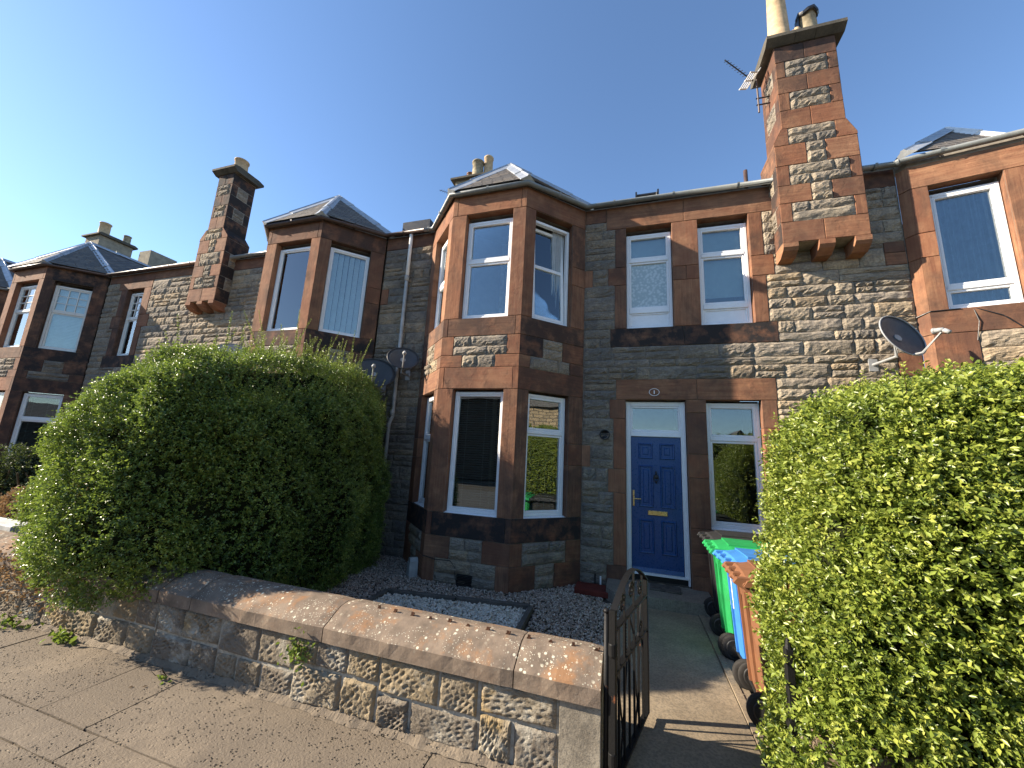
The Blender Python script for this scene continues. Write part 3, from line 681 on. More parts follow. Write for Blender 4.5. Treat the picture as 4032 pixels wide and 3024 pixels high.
# ------------------------------------------------------------------ chimneys
def pot(parent, x, y, z, h, r0, r1, mat, arms=0, side=0):
    mb = MB(); prof = [(r0*1.0, 0), (r0, h*.12), (r0*.97, h*.14), (r1, h*.90), (r1*1.14, h*.91), (r1*1.14, h*.97), (r1*.95, h), (r1*.78, h), (r1*.74, h*.6)]
    mb.lathe(prof, (x, y, z), 22)
    p = mb.build('chimney_pot', M[mat], parent, None, True); return p
def wall_chimney(xc, house, left_soot=.1, full=True, rsoot=.5, top=.35, hw=.53, hu=.415, yb=6.64):
    """stack corbelled out of the front wall, stepped in at shoulders, with a projecting cap"""
    c = MB(); y0 = 6.012
    x0, x1, a0, a1 = xc-hw, xc+hw, xc-hu, xc+hu; kl, ku = hw/.53, hu/.415
    poly = [(x0, 5.15), (x1, 5.15), (x1, 6.83), (a1, 7.08), (a1, 8.64), (a0, 8.64), (a0, 7.08), (x0, 6.83)]
    c.prism(poly, y0, yb, 'y')
    ch = c.build('chimney', M['mortar'], house)
    F = Face(0, 6.0, 0)
    rows = [(5.15, 5.48, .5, .5, 0), (5.48, 5.79, .155, .14, 1), (5.79, 6.09, .42, .38, 1), (6.09, 6.43, .165, .135, 1), (6.43, 6.79, .41, .40, 1), (6.79, 7.08, .19, .25, 1)]
    for z0, z1, l, r_, st in rows:
        l *= kl; r_ *= kl
        if st == 0: block(F, x0, xc, z0, z1, ch, left_soot*.6, .3, rc=True); block(F, xc, x1, z0, z1, ch, left_soot*.6, .3)
        else:
            if z0 > 6.7:   # shoulder stones with sloped outer corner
                for s in (-1, 1):
                    e, i2 = xc+s*hw, xc+s*(hw-(l if s < 0 else r_)); q = [(min(e, i2), z0+.003)]
                    pl = [(i2, z0+.003), (e, z0+.003), (e, 6.84), (xc+s*max(hu, hw-(l if s < 0 else r_)+.01), z1-.003), (i2, z1-.003)]
                    if s < 0: pl = pl[::-1]
                    MB().prism(pl, -.006, .3, 'y').build('sandstone_block', M['sand'], ch, F.M, soot=left_soot, vert=0.0)
            else: block(F, x0, x0+l, z0, z1, ch, left_soot, .3); block(F, x1-r_, x1, z0, z1, ch, left_soot, .3)
            fill(F, x0+l, x1-r_, z0, z1, ch, [], .12, .155)
    rows = [(7.08, 7.41, 0), (7.41, 7.73, .15), (7.73, 8.03, 0), (8.03, 8.33, .13), (8.33, 8.63, 0)]
    for z0, z1, l in rows:
        l *= ku
        left_soot = min(1, left_soot+top*(.2 if z0 < 8 else .5))
        if l == 0: block(F, a0, xc-.01, z0, z1, ch, left_soot, .3); block(F, xc-.01, a1, z0, z1, ch, left_soot, .3)
        else: block(F, a0, a0+l, z0, z1, ch, left_soot, .3); block(F, a1-l, a1, z0, z1, ch, left_soot, .3); fill(F, a0+l, a1-l, z0, z1, ch, [], .35, .155)
    # the two flanks
    for fx, (lo, up), deg, so in ((None, (x0, a0), -90, left_soot), (None, (x1, a1), 90, rsoot)):
        for X, zr in ((lo, [(5.15, 5.48), (5.48, 5.79), (5.79, 6.09), (6.09, 6.43), (6.43, 6.79)]), (up, [(7.08, 7.41), (7.41, 7.73), (7.73, 8.03), (8.03, 8.33), (8.33, 8.63)])):
            G = Face(X, yb if deg < 0 else 6.0, deg); D = yb-6.0
            for k, (z0, z1) in enumerate(zr):
                if deg > 0 and z1 < 5.2: continue
                if k % 2 == (0 if X in (a0, a1) else 0): block(G, 0.0, D, z0, z1, ch, so, .1)
                else:
                    block(G, 0, .15, z0, z1, ch, so, .1); block(G, D-.15, D, z0, z1, ch, so, .1); fill(G, .15, D-.15, z0, z1, ch, [], min(1, so*.6+.1), .155)
        # sloped shoulder flank
        sgn = -1 if deg < 0 else 1; mb = MB()
        mb.q((lo, 5.996, 6.79), (lo, yb, 6.79), (lo, yb, 6.84), (lo, 5.996, 6.84)); mb.q((lo, 5.996, 6.84), (lo, yb, 6.84), (up, yb, 7.085), (up, 5.996, 7.085))
        o = mb.build('shoulder_stone', M['sand'], ch, T((sgn*.003, 0, 0)), soot=so, vert=0.0)
    # corbels under the breast
    for a, b_ in ((x0, x0+.19*kl), (xc-.085*kl, xc+.105*kl), (x1-.19*kl, x1)):
        MB().prism([(5.985, 5.148), (5.985, 5.075), (6.02, 5.03), (6.13, 4.96), (6.297, 4.95), (6.297, 5.148)], a, b_, 'x').build('corbel', M['sand'], ch, None, soot=.05, vert=0.0)
    cap = MB(); o = .125
    for k, (p, q) in enumerate(((a0-o, xc-.14*ku), (xc-.14*ku+.005, xc+.14*ku), (xc+.14*ku+.005, a1+o))):
        cap.prism([(6.0-o, 8.71), (6.0-o, 8.765), (6.02, 8.80), (yb-.02, 8.80), (yb+o, 8.765), (yb+o, 8.71), (yb+.02, 8.635), (5.98, 8.635)], p, q, 'x')
    cap.build('cap_stone', M['capdark'], ch)
    if full:
        pot(ch, xc-.23, 6.24, 8.79, 1.45, .165, .125, 'pot'); pot(ch, xc+.2, 6.25, 8.79, .66, .135, .118, 'potgrey')
        v = MB()
        v.tube([(xc-.02, 6.18, 8.98), (xc+.0, 6.16, 9.10)], .05, 10); v.tube([(xc-.08, 6.16, 9.02), (xc+.02, 6.12, 8.98)], .055, 10)
        v.tube([(xc-.38, 6.22, 9.02), (xc-.36, 6.02, 8.84)], .06, 10); v.build('pot_vent', M['pot'], ch, None, True)
        u = MB(); u.lathe([(.05, 0), (.06, 0), (.06, .1), (.05, .1)], (xc+.06, 6.02, 8.83), 14, 'y'); u.build('clay_outlet', M['blackm'], ch, None, True)
        b2 = MB(); b2.box(xc+.055, xc+.062, 6.2, 6.34, 8.80, 9.42); b2.tube([(xc+.2+.15*math.cos(q_*.5), 6.25+.15*math.sin(q_*.5), 9.40+.03*math.sin(q_*2.1)) for q_ in range(14)], .028, 5, False, (.5, 1.5)); b2.build('cowl', M['blackm'], ch)
    else: pot(ch, xc+.02, 6.27, 8.79, .46, .17, .15, 'pot')
    return ch
def ridge_stack(x0, x1, y0, y1, zt, house, pots, cap=True):
    mb = MB(); mb.box(x0, x1, y0, y1, 8.2, zt); st = mb.build('chimney', M['stack'], house)
    if cap: MB().prism([(y0-.13, zt), (y0-.13, zt+.07), (y0, zt+.13), (y1, zt+.13), (y1+.13, zt+.07), (y1+.13, zt)], x0-.14, x1+.14, 'x').build('cap_stone', M['capdark'], st)
    for (x, y, h, r0, r1, m) in pots: pot(st, x, y, zt+(.12 if cap else 0), h, r0, r1, m)
    return st

# ------------------------------------------------------------------ the terrace
def main_roof(x0, x1, house):
    mb = MB(); mb.q((x0, 6.22, 6.385), (x1, 6.22, 6.385), (x1, 10.8, 9.33), (x0, 10.8, 9.33)); mb.q((x1, 15.3, 6.4), (x0, 15.3, 6.4), (x0, 10.8, 9.33), (x1, 10.8, 9.33))
    mb.q((x0, 15.2, 0), (x1, 15.2, 0), (x1, 15.2, 6.4), (x0, 15.2, 6.4))
    r = mb.build('roof', M['roofs'], house)
    return r

# number 1, the house facing us
H1 = thing('terraced_house', 'stone terraced house with blue front door, canted bay and paired upper windows', 'house', (0, 6.3, 0), 'houses of the terrace')
opens = [(-.03, .71, 4.05, 5.90), (1.11, 1.85, 4.05, 5.90), (-.05, .84, .15, 2.85), (1.12, 1.85, .97, 2.85)]
W1 = core(FW, -4.94, 3.79, 0, 6.36, opens, .014, 'wall', H1)
BL = []
def b1(u0, u1, z0, z1, s=0.0, v=None): BL.append((u0, u1, z0, z1)); block(FW, u0, u1, z0, z1, W1, s, vert=v)
for a in [(-.36, .905, 5.90, 6.335, .1), (.905, 2.235, 5.90, 6.335, .05), (-.73, -.36, 6.06, 6.335, .6), (-.21, -.03, 5.16, 5.90, .3), (-.33, -.03, 4.83, 5.16, .2), (-.22, -.03, 4.05, 4.83, .3),
          (.71, 1.11, 5.09, 5.90, .0), (.71, .915, 4.845, 5.09, .2), (.915, 1.11, 4.845, 5.09, .15), (.71, 1.11, 4.05, 4.845, .1), (1.85, 2.04, 5.15, 5.90, 0), (1.85, 2.16, 4.81, 5.15, 0), (1.85, 2.04, 4.05, 4.81, 0),
          (-.20, 1.0, 2.85, 3.18, .15), (1.0, 2.06, 2.85, 3.18, .1), (-.30, -.05, 2.54, 2.85, .1), (-.24, -.05, 1.75, 2.54, .1), (-.32, -.05, 1.39, 1.75, .05), (-.24, -.05, .34, 1.39, .1), (-.34, -.05, 0, .34, .3),
          (.84, 1.12, 2.65, 2.85, .15), (.84, 1.12, 2.03, 2.65, .15), (.84, 1.12, 1.68, 2.03, .15), (.84, 1.12, .97, 1.68, .15), (.84, 1.14, .64, .97, .2), (.84, 1.12, .33, .64, .2), (.84, 1.12, 0, .33, .3),
          (1.14, 2.1, .64, .97, .5), (1.85, 2.05, 2.44, 2.85, 0), (1.85, 2.17, 2.1, 2.44, 0), (1.85, 2.05, 1.3, 2.1, 0), (1.85, 2.17, .97, 1.3, .1), (-.735, -.60, 1.76, 2.10, .1), (-.735, -.59, 4.83, 5.15, .2)]: b1(*a)
# sills split in a clean end and a soot-black middle under each window, as the runoff left them
for a in [(-.29, -.09, 3.73, 4.05, .0), (-.09, .85, 3.73, 4.05, 1.0), (.85, 1.0, 3.73, 4.05, .35), (1.0, 1.88, 3.73, 4.05, 1.0), (1.88, 2.14, 3.73, 4.05, .1)]:
    BL.append(a[:4])
block(FW, -.29, .85, 3.73, 4.05, W1, .93); block(FW, .85, 2.14, 3.73, 4.05, W1, .85)
ops = [tuple(o) for o in opens]
sm = lambda x, z: .72 if x < -.1 else (.72 if x < 1.6 and z < 3.8 else .04 if x > 1.9 else .2)  # sootier over the bay's shadow: shade partly put into the stone colour
B5 = [(3.53, 3.775, 4.81, 5.0), (3.53, 3.775, 5.0, 5.17), (3.51, 3.775, 3.19, 3.51)]
for a in B5: block(FW, *a, W1, .05)
block(FW, 3.2, 3.775, 6.055, 6.335, W1, .45); block(FW, -4.95, -4.78, 4.82, 5.16, W1, .15)
fill(FW, -.73, 3.778, 0, 6.06, W1, BL+ops+B5+[(2.2, 3.24, 5.1, 6.4)], sm)
fill(FW, -.73, -.36, 5.9, 6.06, W1, [], .6)
block(FW, -4.95, -3.83, 6.05, 6.335, W1, .45)
fill(FW, -4.95, -3.83, 0, 6.05, W1, [(-4.95, -4.78, 4.82, 5.16)], .75)
window(FW, -.026, .706, 4.06, 5.80, H1, 'panel', blind='frosted', split=.715)
window(FW, 1.114, 1.846, 4.06, 5.80, H1, 'panel', blind='roller', split=.70)
window(FW, 1.124, 1.846, 1.0, 2.82, H1, 'transom', split=.70, rec=.12)
bay(-2.95, -1.61, H1, dict(frontu=dict(style='transom', split=.575), ru=dict(style='tilt', split=.55, blind='sidecurtain'), lu=dict(style='transom', split=.5),
    frontl=dict(style='single', blind='venetian'), rl=dict(style='transom', split=.68, blind='venetian'), ll=dict(style='transom', split=.6)), (.02, .35, .12))
main_roof(-4.94, 3.79, H1)
bay_roof(-2.95, -1.61, H1)
gutter([(-4.0, 6.19, 6.36), (-3.79, 6.19, 6.36), (-2.98, 5.345, 6.36), (-1.58, 5.345, 6.36), (-.70, 6.19, 6.36), (2.19, 6.19, 6.36)], H1)
# front door
def front_door():
    F = FW; d = .11; mb = MB()
    u0, u1, z0, z1 = -.046, .836, .25, 2.83
    bars(mb, u0, u1, z0, z1, .072, d, d+.09, .02); mb.cbox(u0+.072, u1-.072, d-.002, d+.09, 2.275, 2.355, .006)
    bars(mb, u0+.072, u1-.072, 2.355, z1-.072, .03, d+.012, d+.08)
    mb.cbox(u0+.0, u0+.03, d-.012, d, z0, z1, .004); mb.cbox(u1-.03, u1, d-.012, d, z0-.1, z1, .004)
    fr = mb.build('door_frame', M['upvc'], H1, F.M)
    pane(fr, F, u0+.102, u1-.102, 2.385, z1-.102, d+.04)
    rb = MB(); y0, y1 = d+.1, d+.8; a, b_, p, q = u0+.07, u1-.07, 2.33, z1
    rb.q((a, y1, p), (b_, y1, p), (b_, y1, q), (a, y1, q)); rb.q((a, y0, q), (a, y1, q), (b_, y1, q), (b_, y0, q)); rb.q((a, y1, p), (a, y0, p), (b_, y0, p), (b_, y1, p)); rb.q((a, y0, p), (a, y1, p), (a, y1, q), (a, y0, q)); rb.q((b_, y1, p), (b_, y0, p), (b_, y0, q), (b_, y1, q))
    rb.build('room_recess', M['room'], fr, F.M)
    x0, x1, k0, k1 = u0+.075, u1-.075, .275, 2.272; D0 = d+.025
    dm = MB(); dm.cbox(x0, x1, D0, D0+.044, k0, k1, .004); door = dm.build('door', M['blue'], H1, F.M)
    cw = (x1-x0)
    cols = [(x0+.10*cw/.73+.01, x0+.315*cw/.73+.01), (x0+.425*cw/.73, x0+.64*cw/.73)]
    for (p, q) in ((.53, 1.02), (1.20, 1.83), (1.93, 2.17)):
        for (a, b_) in cols:
            pm = MB(); n = len(pm.v)
            rings = [(0, 0), (.010, -.018), (.022, -.016), (.036, .012), (.05, .012), (.075, -.010)]
            ids = []
            for e, y in rings:
                ids.append([len(pm.v)+i for i in range(4)]); pm.v += [(a+e, D0+y, p+e), (b_-e, D0+y, p+e), (b_-e, D0+y, q-e), (a+e, D0+y, q-e)]
            for r0, r1 in zip(ids, ids[1:]):
                for j in range(4): j2 = (j+1) % 4; pm.f.append((r0[j], r0[j2], r1[j2], r1[j]))
            pm.f.append(tuple(ids[-1])); pm.build('door_panel', M['blue'], door, F.M)
    MB().cbox(x0+.24, x0+.52, D0-.014, D0, 1.085, 1.155, .006).build('letterbox', M['brass'], door, F.M)
    h = MB(); h.cbox(x0+.02, x0+.048, D0-.010, D0, 1.20, 1.44, .004); h.tube([(x0+.034, D0-.01, 1.315), (x0+.034, D0-.05, 1.315), (x0+.14, D0-.055, 1.317)], .010, 8); h.build('door_handle', M['brass'], door, F.M)
    kx = (x0+x1)/2+.0; k = MB(); k.lathe([(.0, -.03), (.028, -.025), (.036, -.012), (.03, 0)], (kx, D0, 1.66), 14, 'y'); k.tube([(kx, D0-.01, 1.75), (kx, D0-.016, 1.70)], [.006, .02], 8)
    k.tube([(kx-.03, D0-.02, 1.655), (kx-.034, D0-.035, 1.62), (kx, D0-.04, 1.585), (kx+.034, D0-.035, 1.62), (kx+.03, D0-.02, 1.655)], .008, 8); k.tube([(kx, D0-.02, 1.60), (kx, D0-.012, 1.56)], [.014, .006], 8)
    k.build('door_knocker', M['blackm'], door, F.M)
    MB().prism([(D0-.03, .272), (D0+.0, .272), (D0+.0, .33), (D0-.012, .33)], x0+.005, x1-.005, 'x').build('weather_bar', M['blue'], door, F.M)
    # threshold: pale sill above a dark void riser
    MB().box(u0-.0, u1, d-.02, d+.09, .235, .262).build('threshold', M['upvc'], fr, F.M)
    MB().box(u0, u1, d+.03, d+.09, .15, .235).build('threshold_riser', M['blackm'], fr, F.M)
front_door()
# number 1 cut into the lintel: white oval ring round the figure
def oval_number():
    mb = MB(); cx, cz, a, b_ = .385, 2.97, .078, .06; n = 36; d = -.0065
    for k in range(n):
        t0, t1 = 2*PI*k/n, 2*PI*(k+1)/n; f = lambda t, s: (cx+a*s*math.cos(t), d, cz+(b_-a*(1-s))*math.sin(t))
        mb.q(f(t0, .90), f(t1, .90), f(t1, 1), f(t0, 1))
    mb.q((cx-.007, d, cz-.028), (cx+.007, d, cz-.028), (cx+.007, d, cz+.028), (cx-.007, d, cz+.028))
    mb.build('house_number', M['white'], H1, FW.M)
oval_number()
fl = MB(); fl.lathe([(.075, .03), (.082, -.06), (.066, -.06), (.064, -.02), (.01, -.018)], (-.37, 0, 2.275), 20, 'y'); fl.tube([(-.43, -.05, 2.275), (-.31, -.05, 2.275)], .006, 6); fl.build('flue_outlet', M['blackm'], H1, FW.M, True)
wall_chimney(2.72, H1, .12)
ridge_stack(-5.75, -4.5, 10.5, 11.3, 11.20, H1, [(-5.35, 10.8, .35, .16, .12, 'brbin'), (-5.05, 10.75, .72, .20, .19, 'potgrey'), (-4.72, 10.9, .98, .17, .15, 'pot')])
sk = MB(); bars(sk, .16, .57, 0, .26, .04, 0, .05); sk.box(.15, .18, -.02, .06, .2, .30); sk.box(.55, .58, -.02, .06, .2, .30); sk.box(.2, .53, .02, .03, .04, .10); sk.build('roof_light', M['blackm'], H1, T((0, 6.95, 6.76)))
MB().tube([(2.07, 7.0, 6.6), (2.07, 7.0, 7.22)], .035, 10).build('soil_pipe', M['gutterb'], H1, None, True)
dp = MB(); dp.tube([(-4.33, 6.22, 6.33), (-4.33, 6.235, 6.2), (-4.33, 6.235, 5.35)], .036, 10); dp.build('downpipe', M['white'], H1, None, True)
dp = MB(); dp.tube([(-4.33, 6.235, 5.38), (-4.33, 6.235, 5.28)], .046, 10); dp.tube([(-4.33, 6.235, 5.3), (-4.31, 6.235, 2.5), (-4.36, 6.22, 2.35), (-4.36, 6.22, 0.0)], .034, 10); dp.tube([(-4.32, 6.235, 2.62), (-4.32, 6.235, 2.5)], .044, 10); dp.build('downpipe', M['pipe'], H1, None, True)
MB().box(-4.95, -4.25, 6.75, 6.95, 6.6, 7.02).build('roof_vent', M['blackm'], H1)
# cable and air brick at the foot of the bay
MB().tube([(-2.95, 5.39, .35), (-2.75, 5.40, .315), (-2.5, 5.40, .325), (-2.42, 5.40, .25), (-2.40, 5.40, .1), (-2.36, 5.40, .02)], .006, 6).build('cable', M['blackm'], H1)
ab = MB()
for k in range(7): ab.box(-2.38, -2.14, 5.385, 5.40, .02+k*.02, .03+k*.02)
ab.box(-2.38, -2.14, 5.40, 5.41, .01, .165); ab.build('air_brick', M['blackm'], H1)

# house to the left, whose bay adjoins the downpipe
H2 = thing('terraced_house', 'neighbouring stone terraced house with vertical blinds in its upper bay, behind the big hedge', 'house', (-7.2, 6.3, 0), 'houses of the terrace')
W2 = core(FW, -12.4, -4.94, 0, 6.36, [(-8.2, -4.95, -1, 7)], .014, 'wall', H2)
block(FW, -9.42, -8.25, 6.05, 6.335, W2, .1)
fill(FW, -12.4, -8.2, 2.0, 6.05, W2, [(-10.45, -9.38, 5.1, 6.4), (-12.64, -12.34, 5.1, 6.1), (-12.64, -12.19, 4.75, 5.1), (-12.64, -12.35, 5.8, 6.1)], .10)
bay(-7.25, -5.86, H2, dict(frontu=dict(style='single', blind='vertical'), ru=dict(style='single', blind='vertical'), lu=dict(style='single', blind='vertical')), (.12, .45, .1))
main_roof(-12.4, -4.94, H2); bay_roof(-7.25, -5.86, H2)
gutter([(-9.4, 6.19, 6.36), (-8.09, 6.19, 6.36), (-7.28, 5.345, 6.36)], H2, 'gutter'); gutter([(-7.28, 5.345, 6.36), (-5.83, 5.345, 6.36), (-4.95, 6.19, 6.36), (-4.0, 6.19, 6.36)], H2, 'gutterb')
wall_chimney(-9.88, H2, .15, False, 1.0, 1.1, .475, .27, 6.57)

# far house with divided sashes
H3 = thing('terraced_house', 'far stone terraced house with white divided sash windows and a hipped slate bay', 'house', (-14, 6.3, 0), 'houses of the terrace')
so3 = [(-13.34, -12.64, 3.97, 5.88)]
W3 = core(FW, -19.0, -12.4, 0, 6.36, so3+[(-17.5, -14.25, -1, 7)], .014, 'wall', H3)
B3 = []
for a in [(-13.74, -12.35, 5.88, 6.1, .2), (-13.6, -13.34, 5.1, 5.88, .5), (-13.74, -13.34, 4.75, 5.1, .5), (-13.6, -13.34, 3.97, 4.75, .5), (-12.64, -12.35, 5.1, 5.88, .1), (-12.64, -12.2, 4.75, 5.1, .2), (-12.64, -12.42, 3.97, 4.75, .3), (-13.7, -12.4, 3.65, 3.97, .85)]:
    B3.append(a[:4]); block(FW, *a[:4], W3, a[4])
block(FW, -14.2, -12.3, 6.1, 6.335, W3, .2); block(FW, -12.3, -10.43, 6.1, 6.335, W3, .2)
fill(FW, -14.25, -12.4, 2.0, 6.1, W3, B3+so3, .45)
window(FW, -13.33, -12.65, 3.98, 5.80, H3, 'sash', split=.585, frame='cream')
bay(-16.75, -15.18, H3, dict(frontu=dict(style='sash', split=.585, frame='cream', blind='curtain'), ru=dict(style='sash', split=.585, frame='cream', blind='pleated'), lu=dict(style='sash', frame='cream'), rl=dict(style='transom', split=.64, blind='venetian'), frontl=dict(style='transom', split=.64)), (.12, .62, .1))
main_roof(-19.0, -12.4, H3); bay_roof(-16.75, -15.18, H3, slates=2)
gutter([(-18.9, 6.19, 6.36), (-17.6, 6.19, 6.36), (-16.78, 5.345, 6.36), (-15.15, 5.345, 6.36), (-14.27, 6.19, 6.36), (-10.4, 6.19, 6.36)], H3, 'gutterb')
ridge_stack(-25.7, -24.6, 10.1, 11.4, 11.45, H3, [(-25.1, 10.4, .75, .22, .2, 'pot'), (-24.85, 11.2, .5, .16, .14, 'potgrey')])
ridge_stack(-22.3, -21.5, 10.6, 11.7, 10.55, H3, [], False)

# end glimpse: the next house along, cut by the frame
H4 = thing('terraced_house', 'farthest house of the terrace, a slice of slate roof cut by the left frame edge', 'house', (-22, 6.3, 0), 'houses of the terrace')
W4 = core(FW, -34, -19.0, 0, 6.36, [(-22.45, -19.3, -1, 7)], .014, 'wall', H4)
block(FW, -19.28, -19.02, 6.05, 6.335, W4, .1)
bay(-21.55, -20.2, H4, dict(ru=dict(style='sash', split=.585, frame='cream')), (.12, .5, .1), 0)
main_roof(-34, -19.0, H4); bay_roof(-21.55, -20.2, H4)
gutter([(-23, 6.19, 6.36), (-22.4, 6.19, 6.36), (-21.58, 5.345, 6.36), (-20.17, 5.345, 6.36), (-19.29, 6.19, 6.36), (-18.9, 6.19, 6.36)], H4, 'gutter')

# house to the right with the shallow splayed bay
H5 = thing('terraced_house', 'stone terraced house at the right edge with a blue curtained upper window', 'house', (4.6, 6.3, 0), 'houses of the terrace')
FC = Face(3.78, 6.3, -57.5); FR = Face(3.855, 6.182, -12)
for F, w_, ops_ in ((FC, .14, []), (FR, 3.2, [(.185, .89, 4.05, 5.885)])):
    wl = core(F, 0, w_, 0, 6.36, ops_, .012, 'bay_wall', H5)
    for (z0, z1, s) in ((5.885, 6.24, .05), (5.185, 5.885, .15), (4.82, 5.185, .1), (4.03, 4.82, .15), (3.72, 4.05, .1), (3.2, 3.72, .2), (2.6, 3.2, .2)):
        so = s
        if F is FC: block(F, 0, .14, z0, z1, wl, so, rc=False)
        elif z0 in (5.885, 3.72): block(F, 0, 1.75, z0, z1, wl, so+(.15 if z0 < 4 else 0), lc=False); block(F, 1.75, 3.2, z0, z1, wl, so)
        elif z0 > 4: block(F, 0, .185, z0, z1, wl, so, lc=False); 
        else: block(F, 0, .40 if z0 > 3 else .25, z0, z1, wl, so+.05, lc=False)
    if F is FR:
        block(F, .89, 1.12, 4.05, 5.885, wl, .05); block(F, 1.12, 3.2, 4.05, 5.885, wl, .05)
        fill(F, .40, 3.2, 2.6, 3.72, wl, [(.25, .4, 2.6, 3.2)], .12, .2)
        window(F, .19, .885, 4.06, 5.80, H5, 'transom', split=.18, blind='bluecurtain', rec=.11)
rf = MB(); P0, P1, AP = FC.pt(0, -.1, 6.40), FR.pt(-.03, -.10, 6.40), Vector((4.97, 7.06, 7.43)); P2 = Vector((5.05, 6.17, 6.43))
rf.q(P0, P1, AP); rf.q(P1, P2, AP); rf.q(P2, FR.pt(1.5, 1.6, 6.40), AP); rr_ = rf.build('bay_roof', M['roofs'], H5)
roof_face(P1, P2, AP, rr_); flashing([P1, AP], rr_, .13); flashing([P2, AP], rr_, .13, 'white')
mb = MB(); mb.q((3.79, 6.22, 6.385), (12, 6.22, 6.385), (12, 10.8, 9.3), (3.79, 10.8, 9.3)); mb.build('roof', M['roofs'], H5)
gutter([(3.24, 6.17, 6.33), (3.73, 6.17, 6.33), tuple(FR.pt(-.06, -.075, 6.33)), tuple(FR.pt(3.1, -.075, 6.33))], H5, 'gutter')
cb = MB(); cb.tube([tuple(FR.pt(.42, .0, 4.03)), tuple(FR.pt(.62, -.03, 3.9)), tuple(FR.pt(.78, -.012, 3.72)), tuple(FR.pt(.8, -.012, 3.5)), tuple(FR.pt(.74, -.012, 3.35))], .006, 6); cb.tube([tuple(FR.pt(.40, .0, 4.02)), tuple(FR.pt(.42, -.02, 3.85)), tuple(FR.pt(.38, -.012, 3.6))], .005, 6)
cb.tube([tuple(FR.pt(.28, -.012, 4.04)), tuple(FR.pt(0, -.012, 4.04)), tuple(FC.pt(0, -.02, 4.0)), (3.6, 6.27, 4.05), (3.4, 6.25, 4.0)], .007, 6); cb.build('cable', M['blackm'], H5)

# houses across the street, seen only as reflections in the panes
H6 = thing('terraced_house', 'gabled stone houses across the street mirrored in the window panes', 'house', (0, -17, 0))
mb = MB(); mb.box(-70, -9, -25, -17, 0, 6.3); mb.box(-7, 50, -34, -28, 0, 2.6); mb.build('wall', M['soil'], H6)
mb = MB(); mb.prism([(-25.3, 6.25), (-16.7, 6.25), (-21, 9.5)], -70.2, -8.8, 'x'); mb.prism([(-34.3, 2.55), (-27.7, 2.55), (-31, 4.4)], -7.2, 50.2, 'x'); mb.prism([(8.6, 2.9), (11.4, 2.9), (11.4, 4.2), (10, 5.4), (8.6, 4.2)], -31, -27.5, 'y')
rr6 = mb.build('roof', M['roofs'], H6)
for x, y, z in ((-10, -21, 11), (-30, -21, 11), (-50, -21, 11), (7.6, -31, 6.3), (13, -31, 6.2), (21, -31, 6)): MB().box(x-.4, x+.4, y-.6, y+.6, 4.6, z).build('chimney', M['stack'], rr6)
H7 = thing('outbuilding', 'tan stone building beyond the right hedge, mirrored in the lower bay window', 'outbuilding', (14, 3, 0))
mb = MB(); mb.box(13, 19, -6, 6.1, 0, 4.6); mb.build('wall', M['tanwall'], H7)
mb = MB(); mb.prism([(12.8, 4.6), (19.2, 4.6), (16, 6.8)], -6.2, 6.2, 'y'); mb.build('roof', M['roofs'], H7)
# ------------------------------------------------------------------ ground
def sheet(name, x0, x1, y0, y1, z, mat, kind='structure', nx=1, ny=1):
    mb = MB()
    for i in range(nx):
        for j in range(ny):
            a, b_ = x0+(x1-x0)*i/nx, x0+(x1-x0)*(i+1)/nx; c, d = y0+(y1-y0)*j/ny, y0+(y1-y0)*(j+1)/ny
            mb.q((a, c, z), (b_, c, z), (b_, d, z), (a, d, z))
    return struct(mb.build(name, M[mat]), kind)
sheet('ground', -900, 900, -900, 900, -.14, 'soil'); sheet('road', -300, 300, -9.5, -.65, -.12, 'asphalt')
pv = MB(); pv.box(-120, 120, -.65, 2.62, -.13, -.018); pv = struct(pv.build('pavement', M['soil']))
def flag(x0, x1, y0, y1, z=0.0, tilt=0):
    w_, l_ = x1-x0, y1-y0; mb = MB(); g = .005; nx = max(2, int(w_/.18)); ny = max(2, int(l_/.18)); ids = []
    for j in range(ny+1):
        row = []
        for i in range(nx+1):
            x, y = -w_/2+g+(w_-2*g)*i/nx, -l_/2+g+(l_-2*g)*j/ny
            e = i in (0, nx) or j in (0, ny)
            row.append(len(mb.v)); mb.v.append((x+(R.uniform(-.005, .005) if e else 0), y+(R.uniform(-.005, .005) if e else 0), R.uniform(-.0015, .001)-(.003 if e else 0)+tilt*x))
        ids.append(row)
    for j in range(ny):
        for i in range(nx): mb.f.append((ids[j][i], ids[j][i+1], ids[j+1][i+1], ids[j+1][i]))
    rim = ids[0]+[ids[j][nx] for j in range(1, ny+1)]+[ids[ny][i] for i in range(nx-1, -1, -1)]+[ids[j][0] for j in range(ny-1, 0, -1)]
    b0 = len(mb.v); n = len(rim)
    for k in rim: x, y, zz = mb.v[k]; mb.v.append((x, y, -.03))
    for k in range(n): k2 = (k+1) % n; mb.f.append((rim[k2], rim[k], b0+k, b0+k2))
    mb.build('flagstone', M['pave'], pv, T(((x0+x1)/2, (y0+y1)/2, z)))
xs = [-16, -13.2, -11.4, -9.6, -7.9, -6.6, -5.24, -3.88, -3.36, -1.2, .35, 1.6, 3.2, 5.0]
for k, (a, b_) in enumerate(zip(xs, xs[1:])): flag(a, b_, 1.915, 2.57, R.uniform(-.003, .003), R.uniform(-.003, .003))
xs = [-14, -10, -7.4, -5.4, -3.2, -.9, 1.1, 3.2, 5]
for a, b_ in zip(xs, xs[1:]): flag(a, b_, 1.70, 1.915, R.uniform(-.004, .002)); flag(a-.6, b_-.6, .75, 1.70, R.uniform(-.003, .003), R.uniform(-.002, .002))
xs = [-14, -9, -6, -4, -2, 0, 2, 5]
for a, b_ in zip(xs, xs[1:]): flag(a, b_, -.5, .75)
